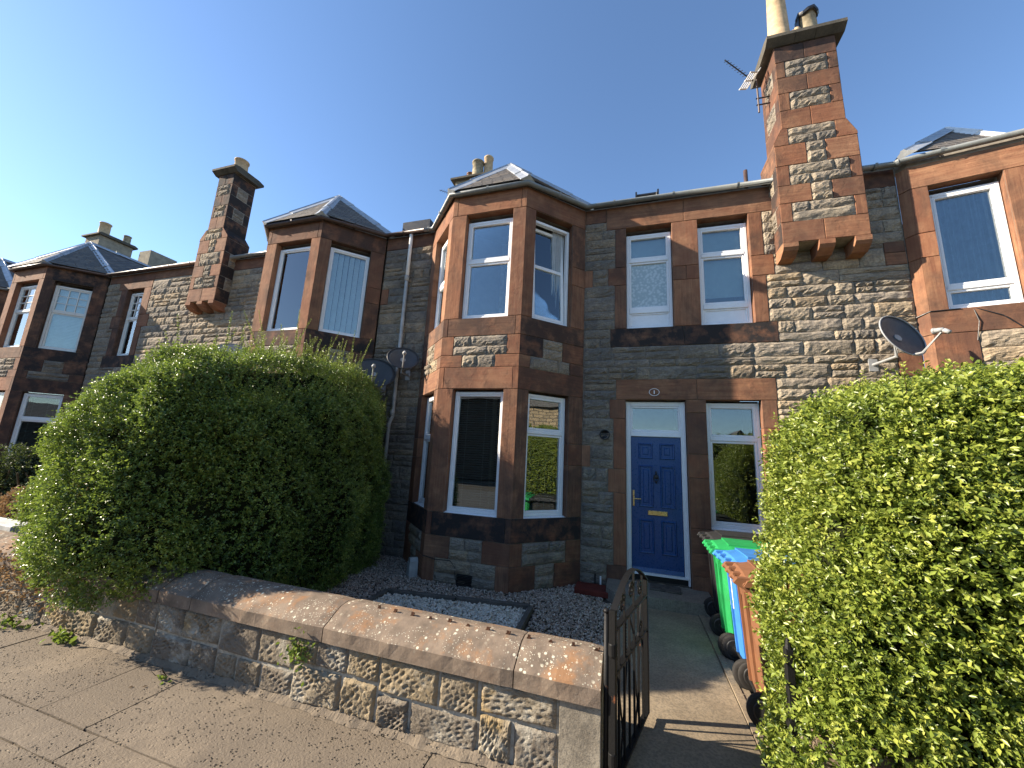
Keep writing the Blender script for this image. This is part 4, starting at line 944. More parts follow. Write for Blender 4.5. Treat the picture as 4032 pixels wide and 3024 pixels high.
kb = MB(); kb.box(-120, 120, -.66, -.52, -.12, .0); kb.build('kerb', M['step'], pv)
# wavering mortar fillet along the foot of the wall
fm = MB(); n = 320
for k in range(n):
    x0, x1 = -7.6+7.4*k/n, -7.6+7.4*(k+1)/n; f = lambda x: (.006+.007*math.sin(x*9)+.006*math.sin(x*23)+.004*math.sin(x*61), .018+.008*math.sin(x*13+1)+.005*math.sin(x*47))
    (a0, h0), (a1, h1) = f(x0), f(x1); fm.q((x0, 2.555-a0, .0), (x1, 2.555-a1, .0), (x1, 2.60, h1+.02), (x0, 2.60, h0+.02))
fm.build('mortar_fillet', M['pave'], pv)
sheet('garden_soil', -14, 8, 2.8, 6.3, -.012, 'soil')
# path of cast concrete, with a raised edging strip, up to the doorstep
pt = MB(); pt.box(-.12, .82, 2.2, 5.72, -.1, .006); path = struct(pt.build('path', M['path']))
pe = MB()
for k in range(7): pe.cbox(.828, .888, 2.55+k*.49, 2.55+k*.49+.482, -.1, .022, .004)
pe.build('path_edging', M['path'], path); pe = MB(); pe.box(.893, .96, 2.55, 6.2, -.1, .012); pe.build('path_edging', M['path'], path)
ds = MB(); ds.prism([(-.32, 6.3), (-.32, 5.85), (-.2, 5.70), (.95, 5.74), (1.04, 5.86), (1.04, 6.3)][::-1], -.05, .145, 'z'); struct(ds.build('doorstep', M['step']))
dm = MB(); dm.cbox(-.2, .2, -.14, .14, 0, .018, .004)
tag(dm.build('doormat', M['mat'], None, T((.47, 6.14, .146)) @ Matrix.Rotation(rad(-4), 4, 'Z')), 'worn flat doormat on the doorstep in front of the blue door', 'doormat')
br = MB(); br.cbox(-.24, .24, -.16, .16, 0, .075, .008)
tag(br.build('stone_slab', M['brick'], None, T((-.51, 5.98, .01)) @ Matrix.Rotation(rad(-2), 4, 'Z')), 'dark red slab lying on the gravel between bay and door', 'slab')
ps = MB(); ps.tube([(-.42, 6.24, 0), (-.42, 6.24, .17)], .013, 8); ps.build('pipe_stub', M['white'], H1); ps = MB(); ps.tube([(-.50, 6.24, 0), (-.50, 6.24, .2)], .012, 8); ps.build('pipe_stub', M['blackm'], H1)
gb = MB(); gb.prism([(-.085, 0), (.085, 0), (.07, .22), (.03, .27), (-.05, .26)], -.06, .06, 'y'); gb.cbox(-.07, .07, -.07, -.06, .02, .2, .004)
tag(gb.build('plastic_box', M['pipe'], None, T((-3.17, 5.52, 0)) @ Matrix.Rotation(rad(-45), 4, 'Z')), 'small grey plastic box leaning at the left foot of the bay', 'box')

# gravel: real pebbles
def pebbles(name, pts, rmin, rmax, mat, z=0.0):
    ico_v = []; t = (1+5**.5)/2
    for s1 in (-1, 1):
        for s2 in (-1, 1): ico_v += [(0, s1, s2*t), (s1, s2*t, 0), (s2*t, 0, s1)]
    V = np.array(ico_v, float); V /= np.linalg.norm(V[0])
    # faces of the icosahedron from nearest triples
    F = []; dmin = 1.06
    for i in range(12):
        for j in range(i+1, 12):
            for k in range(j+1, 12):
                if max(np.linalg.norm(V[i]-V[j]), np.linalg.norm(V[j]-V[k]), np.linalg.norm(V[i]-V[k])) < dmin:
                    F.append((i, j, k) if np.dot(np.cross(V[j]-V[i], V[k]-V[i]), V[i]) > 0 else (i, k, j))
    F = np.array(F); n = len(pts)
    r = NP.uniform(rmin, rmax, n); sc = np.stack([r*NP.uniform(.8, 1.5, n), r*NP.uniform(.7, 1.1, n), r*NP.uniform(.5, .85, n)], 1)
    th = NP.uniform(0, 6.28, n); c, s = np.cos(th), np.sin(th)
    P = V[None]*sc[:, None]*(1+NP.normal(0, .13, (n, 12, 1)))
    tl = NP.normal(0, .35, n)[:, None]; P[:, :, 2] += P[:, :, 0]*tl
    X = P[:, :, 0]*c[:, None]-P[:, :, 1]*s[:, None]+pts[:, 0:1]; Y = P[:, :, 0]*s[:, None]+P[:, :, 1]*c[:, None]+pts[:, 1:2]; Z = P[:, :, 2]+pts[:, 2:3]
    co = np.stack([X, Y, Z], 2).reshape(-1, 3); fi = (F[None]+12*np.arange(n)[:, None, None]).reshape(-1)
    me = bulk(name, co, fi, 3, mat, np.repeat(NP.random(n), 12))
    return me
def bulk(name, co, fi, k, mat, tone=None):
    me = bpy.data.meshes.new(name); nf = len(fi)//k
    me.vertices.add(len(co)); me.vertices.foreach_set('co', co.astype(np.float32).ravel())
    me.loops.add(len(fi)); me.loops.foreach_set('vertex_index', fi.astype(np.int32))
    me.polygons.add(nf); me.polygons.foreach_set('loop_start', np.arange(0, nf*k, k, dtype=np.int32))
    try: me.polygons.foreach_set('loop_total', np.full(nf, k, dtype=np.int32))
    except Exception: pass
    if tone is not None:
        at = me.attributes.new('tone', 'FLOAT', 'POINT'); at.data.foreach_set('value', tone.astype(np.float32))
    me.materials.append(M[mat]); me.update(calc_edges=True); me.validate(); return me
EDG = [(-3.04, 4.70), (-1.17, 4.96), (-1.08, 3.15), (-2.98, 3.05)]
def inquad(x, y, Q, m=0):
    ok = np.ones(len(x), bool); n = len(Q)
    for i in range(n):
        (x0, y0), (x1, y1) = Q[i], Q[(i+1) % n]; L = math.hypot(x1-x0, y1-y0)
        ok &= ((x1-x0)*(y-y0)-(y1-y0)*(x-x0))/L < -m
    return ok
n = 34000; x = NP.uniform(-4.4, -.13, n); y = NP.uniform(2.93, 6.29, n)
inq = inquad(x, y, EDG, -.05); u = np.abs(x+2.28)
bayf = (y > 5.42) & (u < .67+(y-5.42))
k = (~inq) & (~bayf) & ~((x > -.36) & (y > 5.66))
pts = np.stack([x, y, .004+NP.uniform(-.006, .010, n)], 1)[k]
g = link(pebbles('gravel', pts, .008, .0145, 'pebble'), 'gravel'); struct(g, 'stuff')
n = 12000; x = NP.uniform(-3.1, -1.05, n); y = NP.uniform(3.0, 5.0, n); k = inquad(x, y, EDG, .02)
pts = np.stack([x, y, .018+NP.uniform(-.008, .022, n)], 1)[k]
g = link(pebbles('white_gravel', pts, .012, .020, 'wpebble'), 'white_gravel'); struct(g, 'stuff')
ed = thing('garden_edging', 'dark low edging boards framing the white gravel bed', 'edging', (-2.1, 4.0, 0))
for (p, q) in zip(EDG, EDG[1:]+EDG[:1]):
    d = Vector((q[0]-p[0], q[1]-p[1], 0)); L = d.length; a = math.atan2(d.y, d.x); nseg = 2
    for i in range(nseg):
        mb = MB(); mb.cbox(0, L/nseg-.01, -.03, .03, 0, .075+R.uniform(-.01, .008), .006); mb.build('edging_board', M['edging'], ed, T((p[0]+d.x*i/nseg, p[1]+d.y*i/nseg, 0)) @ Matrix.Rotation(a+rad(R.uniform(-1, 1)), 4, 'Z'))

# ------------------------------------------------------------------ garden walls
GF = Face(0, 2.60, 0)
def tooled_mesh(w_, h_, seed):
    rg = np.random.default_rng(seed); nx, nz = int(w_/.0085), int(h_/.0085); mb = MB(); ph = rg.uniform(0, 6.28, 10); an = rad(rg.uniform(12, 48)); per = rg.uniform(.030, .042)
    c0 = rg.uniform(.25, .8, 2); ids = []
    for j in range(nz+1):
        row = []
        for i in range(nx+1):
            u, v_ = i/nx, j/nz; x, z = (u-.5)*w_, (v_-.5)*h_; e = min(min(u, 1-u)*w_, min(v_, 1-v_)*h_)
            rise = min(1, max(0, e-.004*(1+math.sin(x*61+ph[9])+math.sin(z*73+ph[2])))/.012)**.7
            lo = math.sin(x*14+ph[0])*math.sin(z*17+ph[1])*.6+math.sin(x*31+ph[2]+z*9)*math.sin(z*37+ph[3])*.4
            msk = min(1, max(0, 1.3-2.0*math.hypot((u-c0[0])*1.1, v_-c0[1])+.6*math.sin(x*26+ph[4])*math.sin(z*31+ph[5])))
            t_ = (z*math.cos(an)-x*math.sin(an))/per+.10*math.sin(x*40+ph[6])+.08*math.sin(z*55+ph[7]); row_ = math.floor(t_); al = x*math.cos(an)+z*math.sin(an)
            dash = min(1, max(0, .55+1.6*math.sin(al*(95+22*math.sin(row_*3.7+ph[8]))+row_*2.4)))
            g_ = max(0, math.sin(2*PI*t_))**.7*dash
            d = -(.003+rise*(.012+.008*lo+rg.normal()*.0016)) + rise*msk*g_*.015
            if i in (0, nx) or j in (0, nz): d = .006*rg.random()
            row.append(len(mb.v)); mb.v.append((x, min(d, .008), z))
        ids.append(row)
    for j in range(nz):
        for i in range(nx): mb.f.append((ids[j][i], ids[j][i+1], ids[j+1][i+1], ids[j+1][i]))
    return mb
ROCKW = [(w_, h_, tooled_mesh(w_, h_, 900+k).mesh('stone', M['wallstone'], True)) for k, (w_, h_) in enumerate([(.42, .23), (.36, .23), (.28, .23), (.5, .21), (.33, .2), (.24, .2), (.46, .24), (.39, .19), (.44, .22), (.3, .22)])]
def wstone(u0, u1, z0, z1, parent, F=GF):
    u0 += R.uniform(-.006, .008); u1 += R.uniform(-.008, .006)
    r = min(R.sample(ROCKW, 5), key=lambda q: abs(math.log((q[0]/q[1])/((u1-u0)/(z1-z0))))); g_ = .016
    link(r[2], 'stone', parent, F.at((u0+u1)/2, .006, (z0+z1)/2) @ Matrix.Diagonal(((u1-u0-g_)/r[0], R.uniform(.7, 1.7), (z1-z0-g_)/r[1], 1)) @ Matrix.Rotation(rad(R.uniform(-1.6, 1.6)), 4, 'Y'))
def coping(x0, x1, z, parent, name='coping_stone'):
    w_ = x1-x0; n = max(4, int(w_/.08)); mb = MB(); pr = [(2.563, 0.0), (2.563, .095), (2.572, .106), (2.62, .135), (2.68, .170), (2.74, .197), (2.82, .207), (2.92, .19), (2.975, .15), (2.985, .10), (2.985, 0)]
    m_ = len(pr)
    for k in range(n+1):
        x = -w_/2+.004+(w_-.008)*k/n; e = .006 if k in (0, n) else 0; wn = .005*math.sin(x*31+x0*7)*math.sin(x*13+x0)+R.uniform(-.003, .003)
        for (y, zz) in pr: mb.v.append((x, y-2.77+(wn if .09 < zz < .15 and y < 2.7 else 0)+R.uniform(-.0008, .0008)+(e if y < 2.7 else 0), zz-e*(zz > .1)+(R.uniform(-.001, .001) if zz > .02 else 0)))
    for k in range(n):
        for j in range(m_): j2 = (j+1) % m_; mb.f.append((k*m_+j, k*m_+j2, (k+1)*m_+j2, (k+1)*m_+j))
    mb.f.append(tuple(range(m_))); mb.f.append(tuple(reversed(range(n*m_, n*m_+m_))))
    return mb.build(name, M['coping'], parent, T(((x0+x1)/2, 2.77, z)), False)
def wall_run(name, label, x0, x1, zt, end=None):
    wl = thing(name, label, 'garden wall', ((x0+x1)/2, 2.77, 0))
    MB().box(x0+.01, x1-.005, 2.612, 2.95, -.1, zt-.004).build('wall_core', M['wallmortar'], wl)
    return wl
def _wm():
    t = NT('lichened_mortar'); v = world_pos(t)
    c = t.ramp(t.noise(v, 7, 6, .7), [(.35, (.22, .195, .15)), (.55, (.42, .39, .32)), (.75, (.30, .26, .20))])
    t.bsdf(c, .95, t.bump(t.noise(v, 45, 5, .65), .8, .01), .1); return t.m
M['wallmortar'] = _wm()
GW = wall_run('garden_wall', 'low tooled stone garden wall with lichen spotted coping and railing stubs, beside the gate', -3.95, -.165, .45)
rowA = [(-3.95, -3.62), (-3.62, -3.2), (-3.2, -2.86), (-2.86, -2.42), (-2.42, -2.05), (-2.05, -1.86), (-1.86, -1.68), (-1.68, -1.30), (-1.30, -.93), (-.93, -.62), (-.62, -.415)]
rowB = [(-3.95, -3.7), (-3.7, -3.38), (-3.38, -3.05), (-3.05, -2.72), (-2.72, -2.28), (-2.28, -1.98), (-1.98, -1.58), (-1.58, -1.16), (-1.16, -.78), (-.78, -.415)]
SPL = [(-3.2, .215), (-2.42, .19), (-1.68, .255), (-.93, .205), (0, .25)]
spl = lambda x: next(z for e, z in SPL if x < e)
rowB = [(-3.95, -3.62), (-3.62, -3.2), (-3.2, -2.78), (-2.78, -2.42), (-2.42, -2.22), (-2.22, -1.95), (-1.95, -1.68), (-1.68, -1.22), (-1.22, -.93), (-.93, -.415)]
rowA = [(-3.95, -3.5), (-3.5, -3.2), (-3.2, -2.98), (-2.98, -2.72), (-2.72, -2.42), (-2.42, -1.98), (-1.98, -1.68), (-1.68, -1.42), (-1.42, -.93), (-.93, -.70), (-.70, -.415)]
for a, b_ in rowA: wstone(a, b_, .012, spl((a+b_)/2)+R.uniform(-.003, .003), GW)
for a, b_ in rowB: wstone(a, b_, spl((a+b_)/2)+.006, .445, GW)
block(GF, -.412, -.165, .0, .446, GW, 0, .3, .012, name='pier_stone', mat='pierstone')
for a, b_ in ((-3.95, -3.55), (-3.55, -2.17), (-2.17, -.70), (-.70, -.165)): coping(a, b_, .45, GW)
for k in range(12):
    x = -1.86+k*.15; st = MB(); y = 2.79+R.uniform(-.01, .01)
    st.box(x-.009, x+.009, y-.004, y+.004, .645, .664+R.uniform(0, .012)); st.box(x-.015, x+.012, y-.008, y+.008, .645, .655)
    if R.random() < .6: st.tube([(x+.01, y, .655), (x+.02, y-.01, .675)], .005, 5)
    st.build('railing_stub', M['rusty'], GW)
GW2 = wall_run('garden_wall', 'low stone garden wall farther left, half buried in dry brown climber', -11.5, -3.96, .45)
x = -11.5
while x < -4.0:
    w_ = min(R.uniform(.28, .48), -3.96-x); wstone(x, x+w_, .015, .225, GW2); x += w_
x = -11.5
while x < -4.0:
    w_ = min(R.uniform(.28, .48), -3.96-x); wstone(x, x+w_, .228, .445, GW2); x += w_
for a, b_ in ((-11.5, -9.9), (-9.9, -8.4), (-8.4, -6.9), (-6.9, -5.4), (-5.4, -3.96)): coping(a, b_, .45, GW2)
GW3 = wall_run('garden_wall', 'stub of stone garden wall under the bright hedge at the right', .885, 6.0, .45)
block(GF, .89, 1.16, 0, .446, GW3, 0, .3, .012, name='pier_stone', mat='pierstone')
x = 1.16
while x < 5.9: w_ = min(R.uniform(.3, .46), 6.0-x); wstone(x, x+w_, .015, .445, GW3); x += w_
for a, b_ in ((.885, 2.3), (2.3, 3.8), (3.8, 6.0)): coping(a, b_, .45, GW3)
tr = MB(); tr.cbox(-.62, .62, -.12, .12, 0, .2, .015); tr.box(-.56, .56, -.07, .07, .195, .205)
tag(tr.build('planter', M['trough'], None, T((-8.4, 3.25, .42))), 'pale long planter trough behind the far left garden wall', 'planter')
pd = MB(); pd.box(-9.2, -7.6, 3.05, 3.5, 0, .42); struct(pd.build('garden_terrace', M['soil']))

# ------------------------------------------------------------------ iron gate, swung inwards
GX, GY = -.100, 2.60; GD = Vector((.215, .80, 0)); GL = GD.length; GM = T((GX, GY, 0)) @ Matrix.Rotation(math.atan2(GD.y, GD.x), 4, 'Z')
GATE = thing('garden_gate', 'black wrought iron garden gate with arched top and rust patches, standing open', 'gate', (GX, GY, 0))
def gpart(name, mb, smooth=False, mat='iron'): return mb.build(name, M[mat], GATE, GM, smooth)
m_ = MB(); m_.cbox(-.019, .019, -.02, .02, .05, .975, .003); gpart('stile', m_); m_ = MB(); m_.cbox(GL-.035, GL, -.02, .02, .05, .965, .003); gpart('stile', m_)
ar = MB(); pts = [(0+GL*k/16, .968+.15*math.sin(PI*k/16)) for k in range(17)]; pts[-1] = (GL, .965)
for (xa, za), (xb, zb) in zip(pts, pts[1:]):
    ar.q((xa, -.02, za), (xb, -.02, zb), (xb, .02, zb), (xa, .02, za)); ar.q((xa, .02, za-.009), (xb, .02, zb-.009), (xb, -.02, zb-.009), (xa, -.02, za-.009)); ar.q((xa, -.02, za-.009), (xb, -.02, zb-.009), (xb, -.02, zb), (xa, -.02, za)); ar.q((xa, .02, za), (xb, .02, zb), (xb, .02, zb-.009), (xa, .02, za-.009))
gpart('arched_top', ar)
for z in (.06, .625, .86, .66):
    m_ = MB(); m_.cbox(.016, GL-.03, -.019, .019, z-.008, z+.008, .002)
    if z != .66: gpart('rail', m_)
arch = lambda x: .968+.15*math.sin(PI*x/GL)-.01
n = 7
for k in range(1, n):
    x = GL*k/n
    m_ = MB(); m_.tube([(x, 0, .06), (x, 0, .86 if k % 2 else arch(x))], .0095, 4); gpart('bar', m_)
for (a, b_) in ((1.0, 2.4), (3.0, 1.6), (4.0, 5.4), (6.0, 4.6)):
    m_ = MB(); m_.tube([(GL*a/n, .012, .61), (GL*b_/n, .012, .07)], .006, 4); gpart('cross_bar', m_)
def scroll(cx, cz, r0, flip, y=0):
    pts = []
    for k in range(34):
        t = k/33*3.6*PI; r = r0*(1-.78*k/33); pts.append((cx+flip*r*math.cos(t+.4), y, cz+r*math.sin(t+.4)))
    m_ = MB(); m_.tube(pts, .007, 5, True, (1, 1)); gpart('scroll', m_)
for (f, z) in ((.25, .955), (.5, .985), (.77, .945)): scroll(GL*f, z, .055, 1 if f < .6 else -1)
scroll(GL*.78, .68, .042, 1)
m_ = MB(); m_.tube([(GL*.30, 0, .64), (GL*.30, 0, .85)], .012, 4); 
for k in range(10): z = .66+.018*k; m_.tube([(GL*.30-.012, -.012, z), (GL*.30+.012, .012, z+.012)], .006, 4)
gpart('twisted_bar', m_)
m_ = MB(); m_.tube([(GL*.42, 0, .85), (GL*.62, 0, .64)], .007, 4); m_.tube([(GL*.82, 0, .85), (GL*.70, 0, .64)], .007, 4); gpart('brace', m_)
for z in (.20, .76): m_ = MB(); m_.lathe([(.024, -.035), (.026, -.03), (.026, .03), (.024, .035)], (-.004, 0, z), 12); gpart('hinge', m_)
gp = MB(); gp.tube([(-.138, 2.62, 0), (-.138, 2.62, .955)], .017, 10); gp.lathe([(.02, 0), (.02, .014), (.012, .022)], (-.138, 2.62, .95), 10)
tag(gp.build('gate_post', M['iron'], None, None, True), 'slim round iron gate post between wall end and gate hinge', 'gate post')
gp = MB(); gp.cbox(.81, .85, 2.66, 2.70, 0, .90, .004); gp.cbox(.80, .86, 2.65, 2.71, .52, .56, .004); gp.tube([(.83, 2.68, .89), (.83, 2.68, .95)], [.022, .008], 8)
tag(gp.build('gate_post', M['iron']), 'square black iron gate post half lost in the bright hedge', 'gate post')

# ------------------------------------------------------------------ wheelie bins
def make_bin(label, loc, mat, rz=0.0):
    """back and handle towards the path (-x), lid hinged at the back"""
    t = thing('wheelie_bin', label, 'wheelie bin', loc, 'wheelie bins beside the path')
    MX = T(loc) @ Matrix.Rotation(rz, 4, 'Z')
    b = MB(); secs = [(.03, .10, .60, .205), (.10, .055, .63, .215), (.30, .035, .665, .232), (.93, .0, .72, .262), (.935, -.012, .735, .275), (.985, -.016, .74, .28)]
    rings = []
    for (z, xa, xb, hy) in secs:
        c = .035; ring = [(xa+c, -hy), (xb-c, -hy), (xb, -hy+c), (xb, hy-c), (xb-c, hy), (xa+c, hy), (xa, hy-c), (xa, -hy+c)]
        rings.append([len(b.v)+i for i in range(8)]); b.v += [(x, y, z) for x, y in ring]
    for r0, r1 in zip(rings, rings[1:]):
        for j in range(8): j2 = (j+1) % 8; b.f.append((r0[j], r0[j2], r1[j2], r1[j]))
    b.f.append(tuple(reversed(rings[0])))
    # ribs on the back and below the rim, plus handle lugs
    for y in (-.13, .13): b.prism([(.055, .14), (-.004, .88), (-.022, .88), (.030, .14)], y-.012, y+.012, 'y')
    b.prism([(-.0, .80), (-.02, .93), (.02, .93)], -.16, .16, 'y')
    body = b.build('body', M[mat], t, MX)
    l = MB(); n = 9; ridge = []
    prof = [(-.045, .995), (-.02, 1.035), (.10, 1.062), (.35, 1.07), (.60, 1.05), (.73, 1.02), (.775, .985)]
    for (x, z) in prof:
        row = []
        for j in range(n):
            y = -.295+.59*j/(n-1); row.append(len(l.v)); l.v.append((x, y, z-.035*abs((j-(n-1)/2)/((n-1)/2))**3))
        ridge.append(row)
    for r0, r1 in zip(ridge, ridge[1:]):
        for j in range(n-1): l.f.append((r0[j], r1[j], r1[j+1], r0[j+1]))
    low = []
    for r0 in ridge:
        x = l.v[r0[0]][0]; low.append((len(l.v), len(l.v)+1)); l.v += [(x, -.295, max(.955, l.v[r0[0]][2]-.05)), (x, .295, max(.955, l.v[r0[-1]][2]-.05))]
    for k in range(len(ridge)-1):
        l.f.append((ridge[k][0], low[k][0], low[k+1][0], ridge[k+1][0])); l.f.append((ridge[k+1][-1], low[k+1][1], low[k][1], ridge[k][-1]))
    l.f.append(tuple(ridge[-1])+(low[-1][1], low[-1][0])); l.f.append(tuple(reversed(ridge[0]))+(low[0][0], low[0][1]))
    l.box(.08, .6, -.2, .2, 1.05, 1.066)
    lid = l.build('lid', M[mat], t, MX)
    h = MB(); h.tube([(-.085, -.235, .985), (-.085, .235, .985)], .017, 8)
    for y in (-.25, -.09, .09, .25): h.prism([(-.115, .972), (-.085, 1.012), (.03, 1.02), (.03, .93), (-.02, .92)], y-.03, y+.03, 'y')
    for y in (-.275, .275): h.lathe([(.02, -.012), (.024, 0), (.02, .012)], (-.03, y, .965), 10, 'y')
    h.build('handle', M[mat], t, MX)
    ax = MB(); ax.tube([(.045, -.25, .118), (.045, .25, .118)], .012, 8); ax.build('axle', M['blackm'], t, MX)
    for s in (-1, 1):
        wv = MB(); cy = s*.262; wv.lathe([(.080, -.024), (.108, -.028), (.118, -.014), (.118, .014), (.108, .028), (.080, .024)], (.045, cy, .118), 24, 'y')
        wh = wv.build('wheel', M['rubber'], t, MX, True)
        wr = MB(); wr.lathe([(.018, -.026), (.05, -.020), (.08, -.026), (.082, 0), (.08, .026), (.05, .020), (.018, .026)], (.045, cy, .118), 16, 'y')
        wr.build('rim', M['kbin'], wh, MX, True)
    return t, MX
make_bin('brown wheelie bin nearest the gate, partly inside the bright hedge', (.905, 3.87, .0), 'brbin', rad(-3))
bt, bm_ = make_bin('blue wheelie bin with a white label, between the green and brown bins', (.945, 4.38, .0), 'bbin', rad(2))
make_bin('green wheelie bin in front of the black one near the doorstep', (.92, 4.93, .0), 'gbin', rad(-2))
make_bin('black wheelie bin closest to the house wall', (.965, 5.50, .0), 'kbin', rad(1))
def sticker():
    MX = bm_; sl = .04
    P = lambda y, z, e: (.0+(.93-z)/.63*.035-e, y, z)
    mb = MB(); mb.q(P(.215, .52, .004), P(.095, .52, .004), P(.095, .80, .004), P(.215, .80, .004)); s = mb.build('label', M['sticker'], bt, MX)
    mb = MB(); mb.q(P(.20, .565, .006), P(.11, .565, .006), P(.11, .60, .006), P(.20, .60, .006)); mb.build('label_band', M['greenink'], s, MX)
    mb = MB()
    for z, a, b_ in ((.765, .20, .12), (.735, .185, .14), (.70, .2, .11), (.685, .2, .13), (.655, .2, .115), (.64, .2, .14)): mb.q(P(a, z, .006), P(b_, z, .006), P(b_, z+(.018 if z > .72 else .006), .006), P(a, z+(.018 if z > .72 else .006), .006))
    mb.build('label_print', M['ink'], s, MX)
sticker()

# ------------------------------------------------------------------ satellite dishes and aerials
def dish(label, c, nrm, w_, h_, wallpt, mat='dish', lnb=True, roll=0, group='satellite dishes'):
    c = Vector(c); n = Vector(nrm).normalized(); x = Vector((0, 0, 1)).cross(n).normalized(); y = n.cross(x)
    Mx = Matrix(((x.x, y.x, n.x, c.x), (x.y, y.y, n.y, c.y), (x.z, y.z, n.z, c.z), (0, 0, 0, 1))) @ Matrix.Rotation(roll, 4, 'Z')
    t = thing('satellite_dish', label, 'satellite dish', tuple(c), group)
    mb = MB(); nr, ns = 6, 36; rows = []
    for side in (0, 1):
        for i in range(nr+1):
            f = i/nr if i else .02; row = []
            for j in range(ns):
                a = 2*PI*j/ns; row.append(len(mb.v)); mb.v.append((w_/2*f*math.cos(a), h_/2*f*math.sin(a), .075*w_/.7*(f*f-1)-side*.006))
            rows.append(row)
    for i in range(nr):
        for j in range(ns):
            j2 = (j+1) % ns; mb.f.append((rows[i][j], rows[i+1][j], rows[i+1][j2], rows[i][j2])); k = nr+1+i; mb.f.append((rows[k][j2], rows[k+1][j2], rows[k+1][j], rows[k][j]))
    mb.f.append(tuple(rows[0])); mb.f.append(tuple(reversed(rows[nr+1])))
    for j in range(ns): j2 = (j+1) % ns; mb.f.append((rows[nr][j], rows[2*nr+1][j], rows[2*nr+1][j2], rows[nr][j2]))
    rf_ = mb.build('reflector', M[mat], t, Mx, True)
    rim = MB(); rim.tube([(w_/2*math.cos(2*PI*j/ns), h_/2*math.sin(2*PI*j/ns), 0) for j in range(ns+1)], .009, 6, False); rim.build('reflector_edge', M[mat if nrm is NRM else 'dishgrey'], t, Mx, True)
    f = Vector((0, -h_*.28, w_*.55)); am = MB(); am.tube([(0, -h_*.47, -.02), (0, -h_*.52, .08), tuple(f+Vector((0, -.03, 0)))], .013, 6); am.build('arm', M['dishgrey'], t, Mx)
    ln = MB(); ln.tube([tuple(f+Vector((0, -.01, .03))), tuple(f+Vector((0, .02, -.04)))], [.022, .03], 12); ln.tube([tuple(f+Vector((0, .02, -.04))), tuple(f+Vector((0, .028, -.06)))], [.036, .036], 12); ln.tube([tuple(f+Vector((0, -.02, .03))), tuple(f+Vector((0, -.075, .06)))], .024, 8); ln.build('receiver', M['dishgrey'], t, Mx, True)
    wp = Vector(wallpt); bk = Mx @ Vector((0, 0, -.1)); br_ = MB(); br_.tube([tuple(bk), tuple(bk+Vector((0, 0, -.22))), tuple(Vector((wp.x, wp.y, bk.z-.22)))], .019, 8); br_.box(wp.x-.05, wp.x+.05, wp.y-.012, wp.y-.0, bk.z-.31, bk.z-.12); br_.tube([tuple(bk), tuple(Mx @ Vector((0, 0, -.05)))], .05, 8); br_.build('bracket', M['dishgrey'], t)
    return t
NRM = (.52, -.72, .46)
dish('larger dark grey satellite dish, beside the downpipe above the big hedge', (-4.56, 5.86, 3.27), NRM, .78, .66, (-4.62, 6.29, 3.1))
dish('smaller dark grey satellite dish, high up against the downpipe', (-4.02, 5.95, 3.56), NRM, .57, .50, (-4.1, 6.29, 3.4))
dish('satellite dish with light arm and black face beside the right hand bay', (3.29, 5.76, 3.60), (.42, -.85, .32), .60, .60, (3.22, 6.29, 3.5))
dish('pale satellite dish on the lit wall, half behind the top of the big hedge', (-8.72, 6.05, 3.72), (.45, -.82, .35), .9, .8, (-8.75, 6.29, 3.6), 'dishgrey')
def aerial(label, base, mast, boom, els, width, refl=True):
    t = thing('tv_aerial', label, 'tv aerial', base, 'tv aerials')
    b0, b1_ = Vector(mast[0]), Vector(mast[1]); mb = MB(); mb.tube([tuple(b0), tuple(b1_)], .014, 8); mb.build('mast', M['gutterb'], t)
    p, q = Vector(boom[0]), Vector(boom[1]); d = (q-p).normalized(); mb = MB(); mb.tube([tuple(p), tuple(q)], .010, 6); mb.build('boom', M['blackm'], t)
    s = d.cross(Vector((0, 0, 1))).normalized(); up = s.cross(d).normalized(); s2 = (s*.35+up*.94).normalized()
    for k in range(els):
        c = p+(q-p)*((k+.3)/els*.86+.14); mb = MB(); mb.tube([tuple(c-s2*width*(1-.25*k/els)), tuple(c+s2*width*(1-.25*k/els))], .005, 5); mb.build('element', M['blackm'], t)
    if refl:
        v_ = d.cross(s2).normalized()
        for sg in (-1, 1):
            x, z = v_, s2; y = -d; O = p+d*.02; mb = MB()
            for k in range(4):
                z0 = sg*(.025+.045*k); mb.box(-.14, .14, -.005-.3*abs(z0), .005-.3*abs(z0), z0-.013, z0+.013)
            for xx in (-.13, 0, .13): mb.prism([(-.005, sg*.02), (.005, sg*.02), (-.049, sg*.17), (-.059, sg*.17)], xx-.012, xx+.012, 'x')
            mb.build('reflector_grid', M['white'], t, Matrix(((x.x, y.x, z.x, O.x), (x.y, y.y, z.y, O.y), (x.z, y.z, z.z, O.z), (0, 0, 0, 1))))
    return t
a = aerial('tv aerial with white mesh reflector on the tall red chimney', (2.12, 6.3, 8.0), ((2.13, 6.3, 7.75), (2.13, 6.3, 8.42)), ((2.08, 6.3, 8.40), (1.65, 6.22, 8.88)), 9, .10)
mb = MB()
for z in (7.9, 8.03): mb.tube([(2.10, 6.3, z), (2.31, 6.3, z)], .012, 6)
mb.build('wall_bracket', M['blackm'], a)
aerial('small distant tv aerial beside the weathered ridge chimney', (-5.7, 10.6, 10.7), ((-5.68, 10.6, 10.3), (-5.68, 10.6, 10.75)), ((-5.70, 10.6, 10.72), (-6.38, 10.55, 11.02)), 7, .09, False)

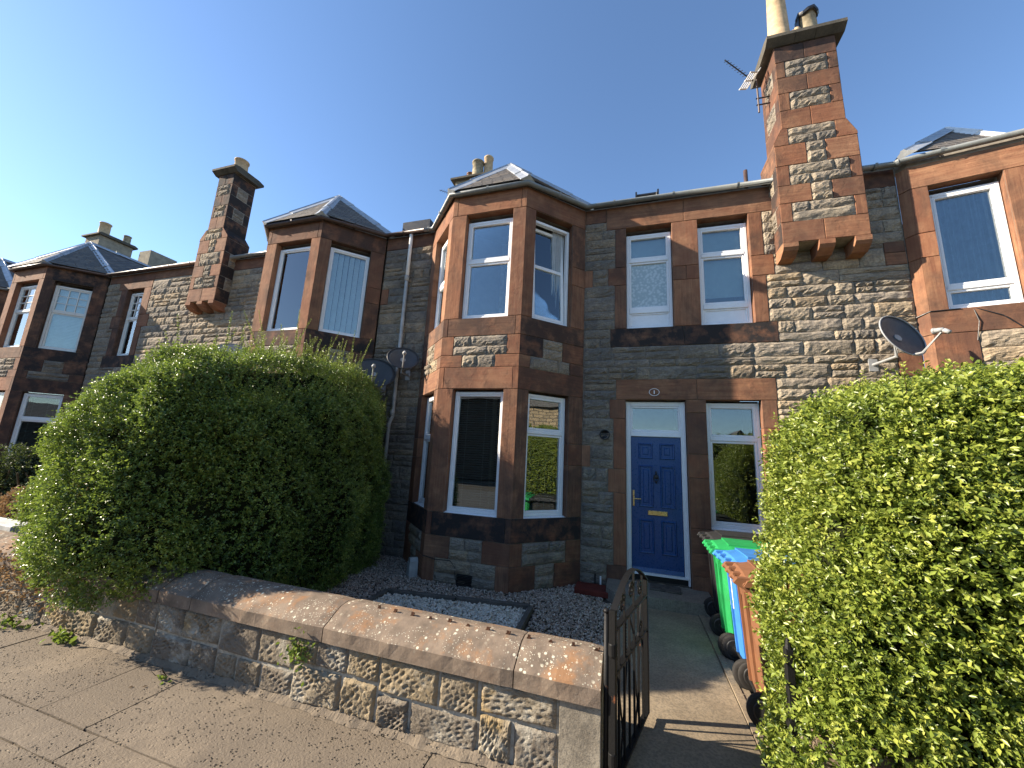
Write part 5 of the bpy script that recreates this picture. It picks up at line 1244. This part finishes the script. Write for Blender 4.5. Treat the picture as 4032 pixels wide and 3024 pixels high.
# ------------------------------------------------------------------ hedges and plants
def sinnoise(P, seed, f):
    rg = np.random.default_rng(seed); v = np.zeros(len(P))
    for k in range(7):
        d = rg.normal(size=3); d *= f*rg.uniform(.5, 1.6)/np.linalg.norm(d); v += np.sin(P@d+rg.uniform(0, 6.28))/2.2
    return v
def leaves_mesh(name, base, dirs, L, W, mat, tone, fold=.35):
    """each leaf: a folded four-sided blade"""
    n = len(base); dirs = dirs/np.linalg.norm(dirs, axis=1, keepdims=True)
    rnd_ = NP.normal(size=(n, 3)); rnd_[:, 2] *= .6; side = np.cross(dirs, rnd_); side /= np.linalg.norm(side, axis=1, keepdims=True)+1e-9; nr = np.cross(side, dirs)
    up = np.where(nr[:, 2:3] < 0, -1.0, 1.0); nr *= up
    mid = base+dirs*(L*.5)[:, None]; tip = base+dirs*L[:, None]-nr*(L*.12)[:, None]
    l = mid+side*(W*.5)[:, None]+nr*(W*fold*.5)[:, None]; r = mid-side*(W*.5)[:, None]+nr*(W*fold*.5)[:, None]
    co = np.stack([base, l, tip, r], 1).reshape(-1, 3); i = 4*np.arange(n)[:, None]
    fi = np.concatenate([i, i+1, i+2, i, i+2, i+3], 1).reshape(-1)
    return bulk(name, co, fi, 3, mat, np.repeat(tone, 4))
def hedge(label, cx, cy, cz, a, b_, c, p, nspr, mat, shift, zmin, seed, shoots=(), leafL=.030, lump=.05, faces=None, core_s=.86, extra=None, cat='hedge', name='hedge', taper=0.0):
    rg = np.random.default_rng(seed)
    areas = np.array([b_*c, b_*c, a*c, a*c, a*b_, a*b_*.15]); areas = areas*(np.array(faces) if faces else 1); f = rg.choice(6, nspr, p=areas/areas.sum())
    U = rg.uniform(-1, 1, (nspr, 3)); ax = f//2; sg = np.where(f % 2, 1.0, -1.0); ax = np.where(f >= 4, 2, ax); sg = np.where(f == 4, 1.0, np.where(f == 5, -1.0, sg))
    U[np.arange(nspr), ax] = sg
    nm = (np.abs(U)**p).sum(1)**(1/p); S_ = U/nm[:, None]
    N = np.sign(S_)*np.abs(S_)**(p-1)/np.array([a, b_, c]); N /= np.linalg.norm(N, axis=1, keepdims=True)
    P = S_*np.array([a, b_, c])
    depth = rg.exponential(.055, nspr)
    P = P+N*(lump*sinnoise(P, seed+1, 4.2)+lump*.6*sinnoise(P, seed+2, 10)-depth)[:, None]
    if taper: P[:, 0] *= 1-taper*(P[:, 2]/c)
    P = P+np.array([cx, cy, cz]); P = shift(P); keep = (P[:, 2] > zmin(P)) & (sinnoise(P, seed+9, 13)+rg.normal(0, .35, nspr) > -1.55); P, N, depth = P[keep], N[keep], depth[keep]; n = len(P)
    D = N*.75+np.array([0, 0, .55])+rg.normal(0, .42, (n, 3)); D /= np.linalg.norm(D, axis=1, keepdims=True)
    sl = rg.uniform(.05, .13, n); k = 10; 
    t = (np.arange(k)[None]+rg.uniform(0, .6, (n, k)))/k; base = P[:, None]+D[:, None]*(sl[:, None]*t)[:, :, None]
    ref = rg.normal(size=(n, 3)); A = np.cross(D, ref); A /= np.linalg.norm(A, axis=1, keepdims=True); B = np.cross(D, A)
    ang = (np.arange(k)*PI/2*1.0+(np.arange(k) % 2)*PI)[None]+rg.normal(0, .35, (n, k))
    ld = D[:, None]*.75+A[:, None]*np.cos(ang)[:, :, None]+B[:, None]*np.sin(ang)[:, :, None]
    tone = np.clip(.45+rg.normal(0, .16, (n, 1))+.35*t-2.2*depth[:, None], 0, 1)+rg.normal(0, .05, (n, k))  # deeper leaves toned darker: the hedge's inner shade put into colour
    bs = [base.reshape(-1, 3)]; dr = [ld.reshape(-1, 3)]; tn = [tone.reshape(-1)]; Ls = [leafL*rg.uniform(.65, 1.2, n*k)]
    st = MB()
    for (sx, sy, sz, h, lean) in shoots:
        m_ = int(h/.018); tt = np.linspace(.05, 1, m_); ax_ = np.array([lean[0], lean[1], 1.0]); ax_ /= np.linalg.norm(ax_); o = np.array([sx, sy, sz])
        st.tube([tuple(o), tuple(o+ax_*h)], [.004, .0015], 4)
        for sgn in (0, PI):
            an = np.arange(m_)*1.57+sgn; e1 = np.array([1, 0, 0]); e2 = np.array([0, 1, 0])
            bs.append(o+ax_*(tt*h)[:, None]); dr.append(ax_*.75+e1*np.cos(an)[:, None]+e2*np.sin(an)[:, None]+rg.normal(0, .15, (m_, 3))); tn.append(np.clip(.62+.35*tt+rg.normal(0, .06, m_), 0, 1)); Ls.append(leafL*1.25*(1.05-.55*tt))
    base, ld, tone, L = np.concatenate(bs), np.concatenate(dr), np.clip(np.concatenate(tn), 0, 1), np.concatenate(Ls)
    t0 = thing(name, label, cat, (cx, cy, max(0, cz-c)))
    me = leaves_mesh('foliage', base, ld, L, L*rg.uniform(.42, .58, len(L)), mat, tone)
    o = link(me, 'foliage', t0); o['kind'] = 'stuff'
    if st.v: st.build('shoots', M['twig'], t0)
    # solid dark core added inside the leaves to block light and darken gaps
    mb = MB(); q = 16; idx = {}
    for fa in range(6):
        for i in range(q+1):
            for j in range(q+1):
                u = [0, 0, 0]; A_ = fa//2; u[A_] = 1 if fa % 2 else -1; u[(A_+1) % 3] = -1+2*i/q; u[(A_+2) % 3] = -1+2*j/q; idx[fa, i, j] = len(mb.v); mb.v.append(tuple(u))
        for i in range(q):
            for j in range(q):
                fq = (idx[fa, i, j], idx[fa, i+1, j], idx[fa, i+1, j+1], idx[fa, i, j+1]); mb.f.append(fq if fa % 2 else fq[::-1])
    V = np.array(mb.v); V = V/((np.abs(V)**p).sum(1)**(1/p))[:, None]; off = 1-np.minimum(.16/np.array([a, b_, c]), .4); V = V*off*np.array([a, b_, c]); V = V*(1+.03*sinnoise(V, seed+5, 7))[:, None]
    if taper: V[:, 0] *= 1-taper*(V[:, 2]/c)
    V = shift(V+np.array([cx, cy, cz])); V[:, 2] = np.maximum(V[:, 2], zmin(V)+.08); mb.v = [tuple(v) for v in V]; mb.build('dark_core', M['core'], t0)
    sm_ = MB()
    for k2 in range(14):
        x, y = cx+rg.uniform(-.6, .6)*a, cy+rg.uniform(-.7, .7)*b_; sm_.tube([(x, y, -.05), (x+rg.normal()*.06, y+rg.normal()*.06, .5), (x+rg.normal()*.15, y+rg.normal()*.15, 1.2)], [.028, .02, .01], 6)
    sm_.build('stems', M['twig'], t0)
    return t0
rs = np.random.default_rng(5)
# big left hedge, running from the street wall back to the houses
def shL(P):
    Q = P.copy(); fy = np.clip((P[:, 1]-2.5)/3.5, 0, 1); z = P[:, 2]
    Q[:, 2] += np.where(z > 1.2, (z-1.2)/1.7*(-.12+.40*fy), 0)
    tier = np.clip((P[:, 0]+4.55)/.35, 0, 1); lt = np.clip((-5.05-P[:, 0])/.9, 0, 1); Q[:, 2] -= np.where(z > 1.0, (z-1.0)/1.9*(.30*tier*tier+.62*lt**1.2), 0)
    Q[:, 0] += .16*np.exp(-((P[:, 1]-4.3)/.8)**2)*(P[:, 0] > -4.9) + .05*fy*(P[:, 0] > -4.9)
    return Q
zL = lambda P: np.where(P[:, 1] < 2.62, np.clip(.40+.1*np.sin(P[:, 0]*7)-.12*(P[:, 0]+4.6), .3, .62), np.where(P[:, 1] < 3.0, .62, .02))
sh = []
for k in range(520):
    y = rs.uniform(2.6, 6.1); x = rs.uniform(-5.95, -3.95); e = 1-abs((x+4.92)/1.14)**3-abs((y-4.25)/1.93)**3
    if e < .12 or rs.random() > (.35+.65*(y > 3.6)): continue
    q = shL(np.array([[x, y, 1.25+1.74*e**(1/3)]]))[0]; g_ = .5+.5*math.sin(x*5.1+y*2.3)*math.sin(y*4.1-x*1.7)
    sh.append((q[0], q[1], q[2]-.10, .20+.24*rs.random()+.60*g_*rs.random()**2, (rs.normal()*.25, rs.normal()*.25)))
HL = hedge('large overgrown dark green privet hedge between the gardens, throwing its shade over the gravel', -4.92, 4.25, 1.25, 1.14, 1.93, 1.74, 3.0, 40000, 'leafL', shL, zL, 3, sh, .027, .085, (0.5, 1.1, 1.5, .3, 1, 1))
# bright right hedge
shR = lambda P: P
zR = lambda P: np.where(P[:, 1] < 2.62, np.where(P[:, 0] < .86, .10, np.where(P[:, 0] < 1.16, .42-.08*np.sin(P[:, 0]*9), .02+.05*np.sin(P[:, 0]*11))), .02)
def shR(P):
    Q = P.copy(); z = P[:, 2]; nl = np.clip((2.4-P[:, 0])/1.4, 0, 1); Q[:, 0] += (.10*np.clip((z-1.0)/1.4, 0, 1)+.26*np.clip((z-1.75)/.75, 0, 1)**1.6)*nl; Q[:, 2] -= .07*nl*np.clip((z-1.6)/.8, 0, 1); Q[:, 2] += np.where(z > 1.2, (z-1.2)/1.3*(.05*(P[:, 0]-1.2)), 0); st_ = np.clip((P[:, 1]-3.35)/.35, 0, 1); Q[:, 0] -= .15*np.clip((3.2-P[:, 1])/.3, 0, 1)*np.clip((1.5-z)/.6, 0, 1)*np.clip((1.6-P[:, 0])/.5, 0, 1); Q[:, 0] += st_*.72*np.clip((3.2-P[:, 0])/2, 0, 1); return Q
sh = []
for k in range(170):
    x = rs.uniform(1.05, 4.6); y = rs.uniform(2.4, 4.6); q = shR(np.array([[x, y, 1.15+1.30]]))[0]
    sh.append((q[0], q[1], q[2]-.12, rs.uniform(.12, .30), (rs.normal()*.25, rs.normal()*.25)))
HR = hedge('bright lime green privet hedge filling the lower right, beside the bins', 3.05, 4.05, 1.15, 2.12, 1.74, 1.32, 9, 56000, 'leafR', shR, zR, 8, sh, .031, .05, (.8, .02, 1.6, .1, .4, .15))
# far-left garden: dark conifers and flowers behind the wall
for (lab, c3, sz, mt, ns) in (('dark rounded conifer in the far left garden, behind the trough', (-10.6, 4.4, .75), (.9, .7, .85), 'leafD', 2600), ('brownish low shrub under the dark conifer at the left edge', (-9.3, 4.0, .55), (.8, .5, .42), 'leafB', 1600)):
    hedge(lab, *c3, *sz, 2.4, ns, mt, lambda P: P, lambda P: np.full(len(P), .02), 40+ns, (), .04, .08, None, cat='shrub', name='shrub')
def leafpatch(name, label, cat, pts, nrm, mat, L0, L1, kind=None, loc=None, wf=(.5, .8)):
    n = len(pts); d = NP.normal(size=(n, 3))+np.array(nrm)*.8; L = NP.uniform(L0, L1, n)
    me = leaves_mesh('foliage', pts-np.array(loc), d, L, L*NP.uniform(*wf, n), mat, NP.random(n)); 
    o = thing(name, label, cat, loc); f = link(me, 'foliage', o, T(loc)); f['kind'] = 'stuff'
    st = MB()
    for k in range(5): x, z = NP.normal()*.03, NP.normal()*.02; st.tube([(x*.3, .03, 0), (x, -.01, .02+z), (x*1.6, -.02, .05+z)], [.003, .0025, .001], 4)
    st.build('stems', M['twig'], o, T(loc))
    return o
n = 3000; px = NP.uniform(-7.3, -4.75, n); pz = .04+NP.random(n)*.62; keep = NP.random(n) < np.clip(1.2-np.abs(px+5.9)/.9, 0, 1)*np.clip((pz-.10)*3.2, 0, 1)
P = np.stack([px, 2.575-NP.random(n)*.07+np.where(pz > .6, NP.random(n)*.3, 0), pz], 1)[keep]
leafpatch('climber', 'dry brown climber hanging over the far left garden wall', 'climber', P, (0, -1, .2), 'leafB', .018, .038, None, (-6.0, 2.57, 0))
def clump(label, c, n, spread, L, mat='weed', name='weed'):
    P = np.array(c)+NP.normal(0, 1, (n, 3))*np.array(spread); P[:, 1] = np.minimum(P[:, 1], 2.60) if c[1] < 2.62 else P[:, 1]; P[:, 2] = np.maximum(P[:, 2], .005)
    leafpatch(name, label, 'weed', P, (0, -.6, .6), mat, L*.6, L, None, tuple(c))
clump('small green fern clump rooted in the wall under the coping', (-2.36, 2.555, .36), 130, (.06, .018, .05), .04)
clump('bright green weed at the wall foot on the left', (-4.98, 2.5, .03), 70, (.09, .03, .02), .06)
clump('low grassy weed by the wall at the far left edge', (-5.75, 2.48, .03), 90, (.14, .04, .025), .05)
clump('single sprig of weed growing in a paving joint', (-3.52, 2.44, .012), 14, (.05, .012, .004), .04)
# a few dead leaves blown on to the paving
for k in range(4):
    x, y = R.uniform(-4.6, -2.9), R.uniform(2.2, 2.52); mb = MB(); mb.q((-.016, 0, 0), (0, -.008, .006), (.018, 0, .002), (0, .009, .007)); o = mb.build('fallen_leaf', M['leafB'], None, T((x, y, .004)) @ Matrix.Rotation(R.uniform(0, 6), 4, 'Z'))
    tag(o, 'tiny dry leaf on the paving at the wall foot, below the big dark hedge', 'leaf', 'dry leaves on the paving')
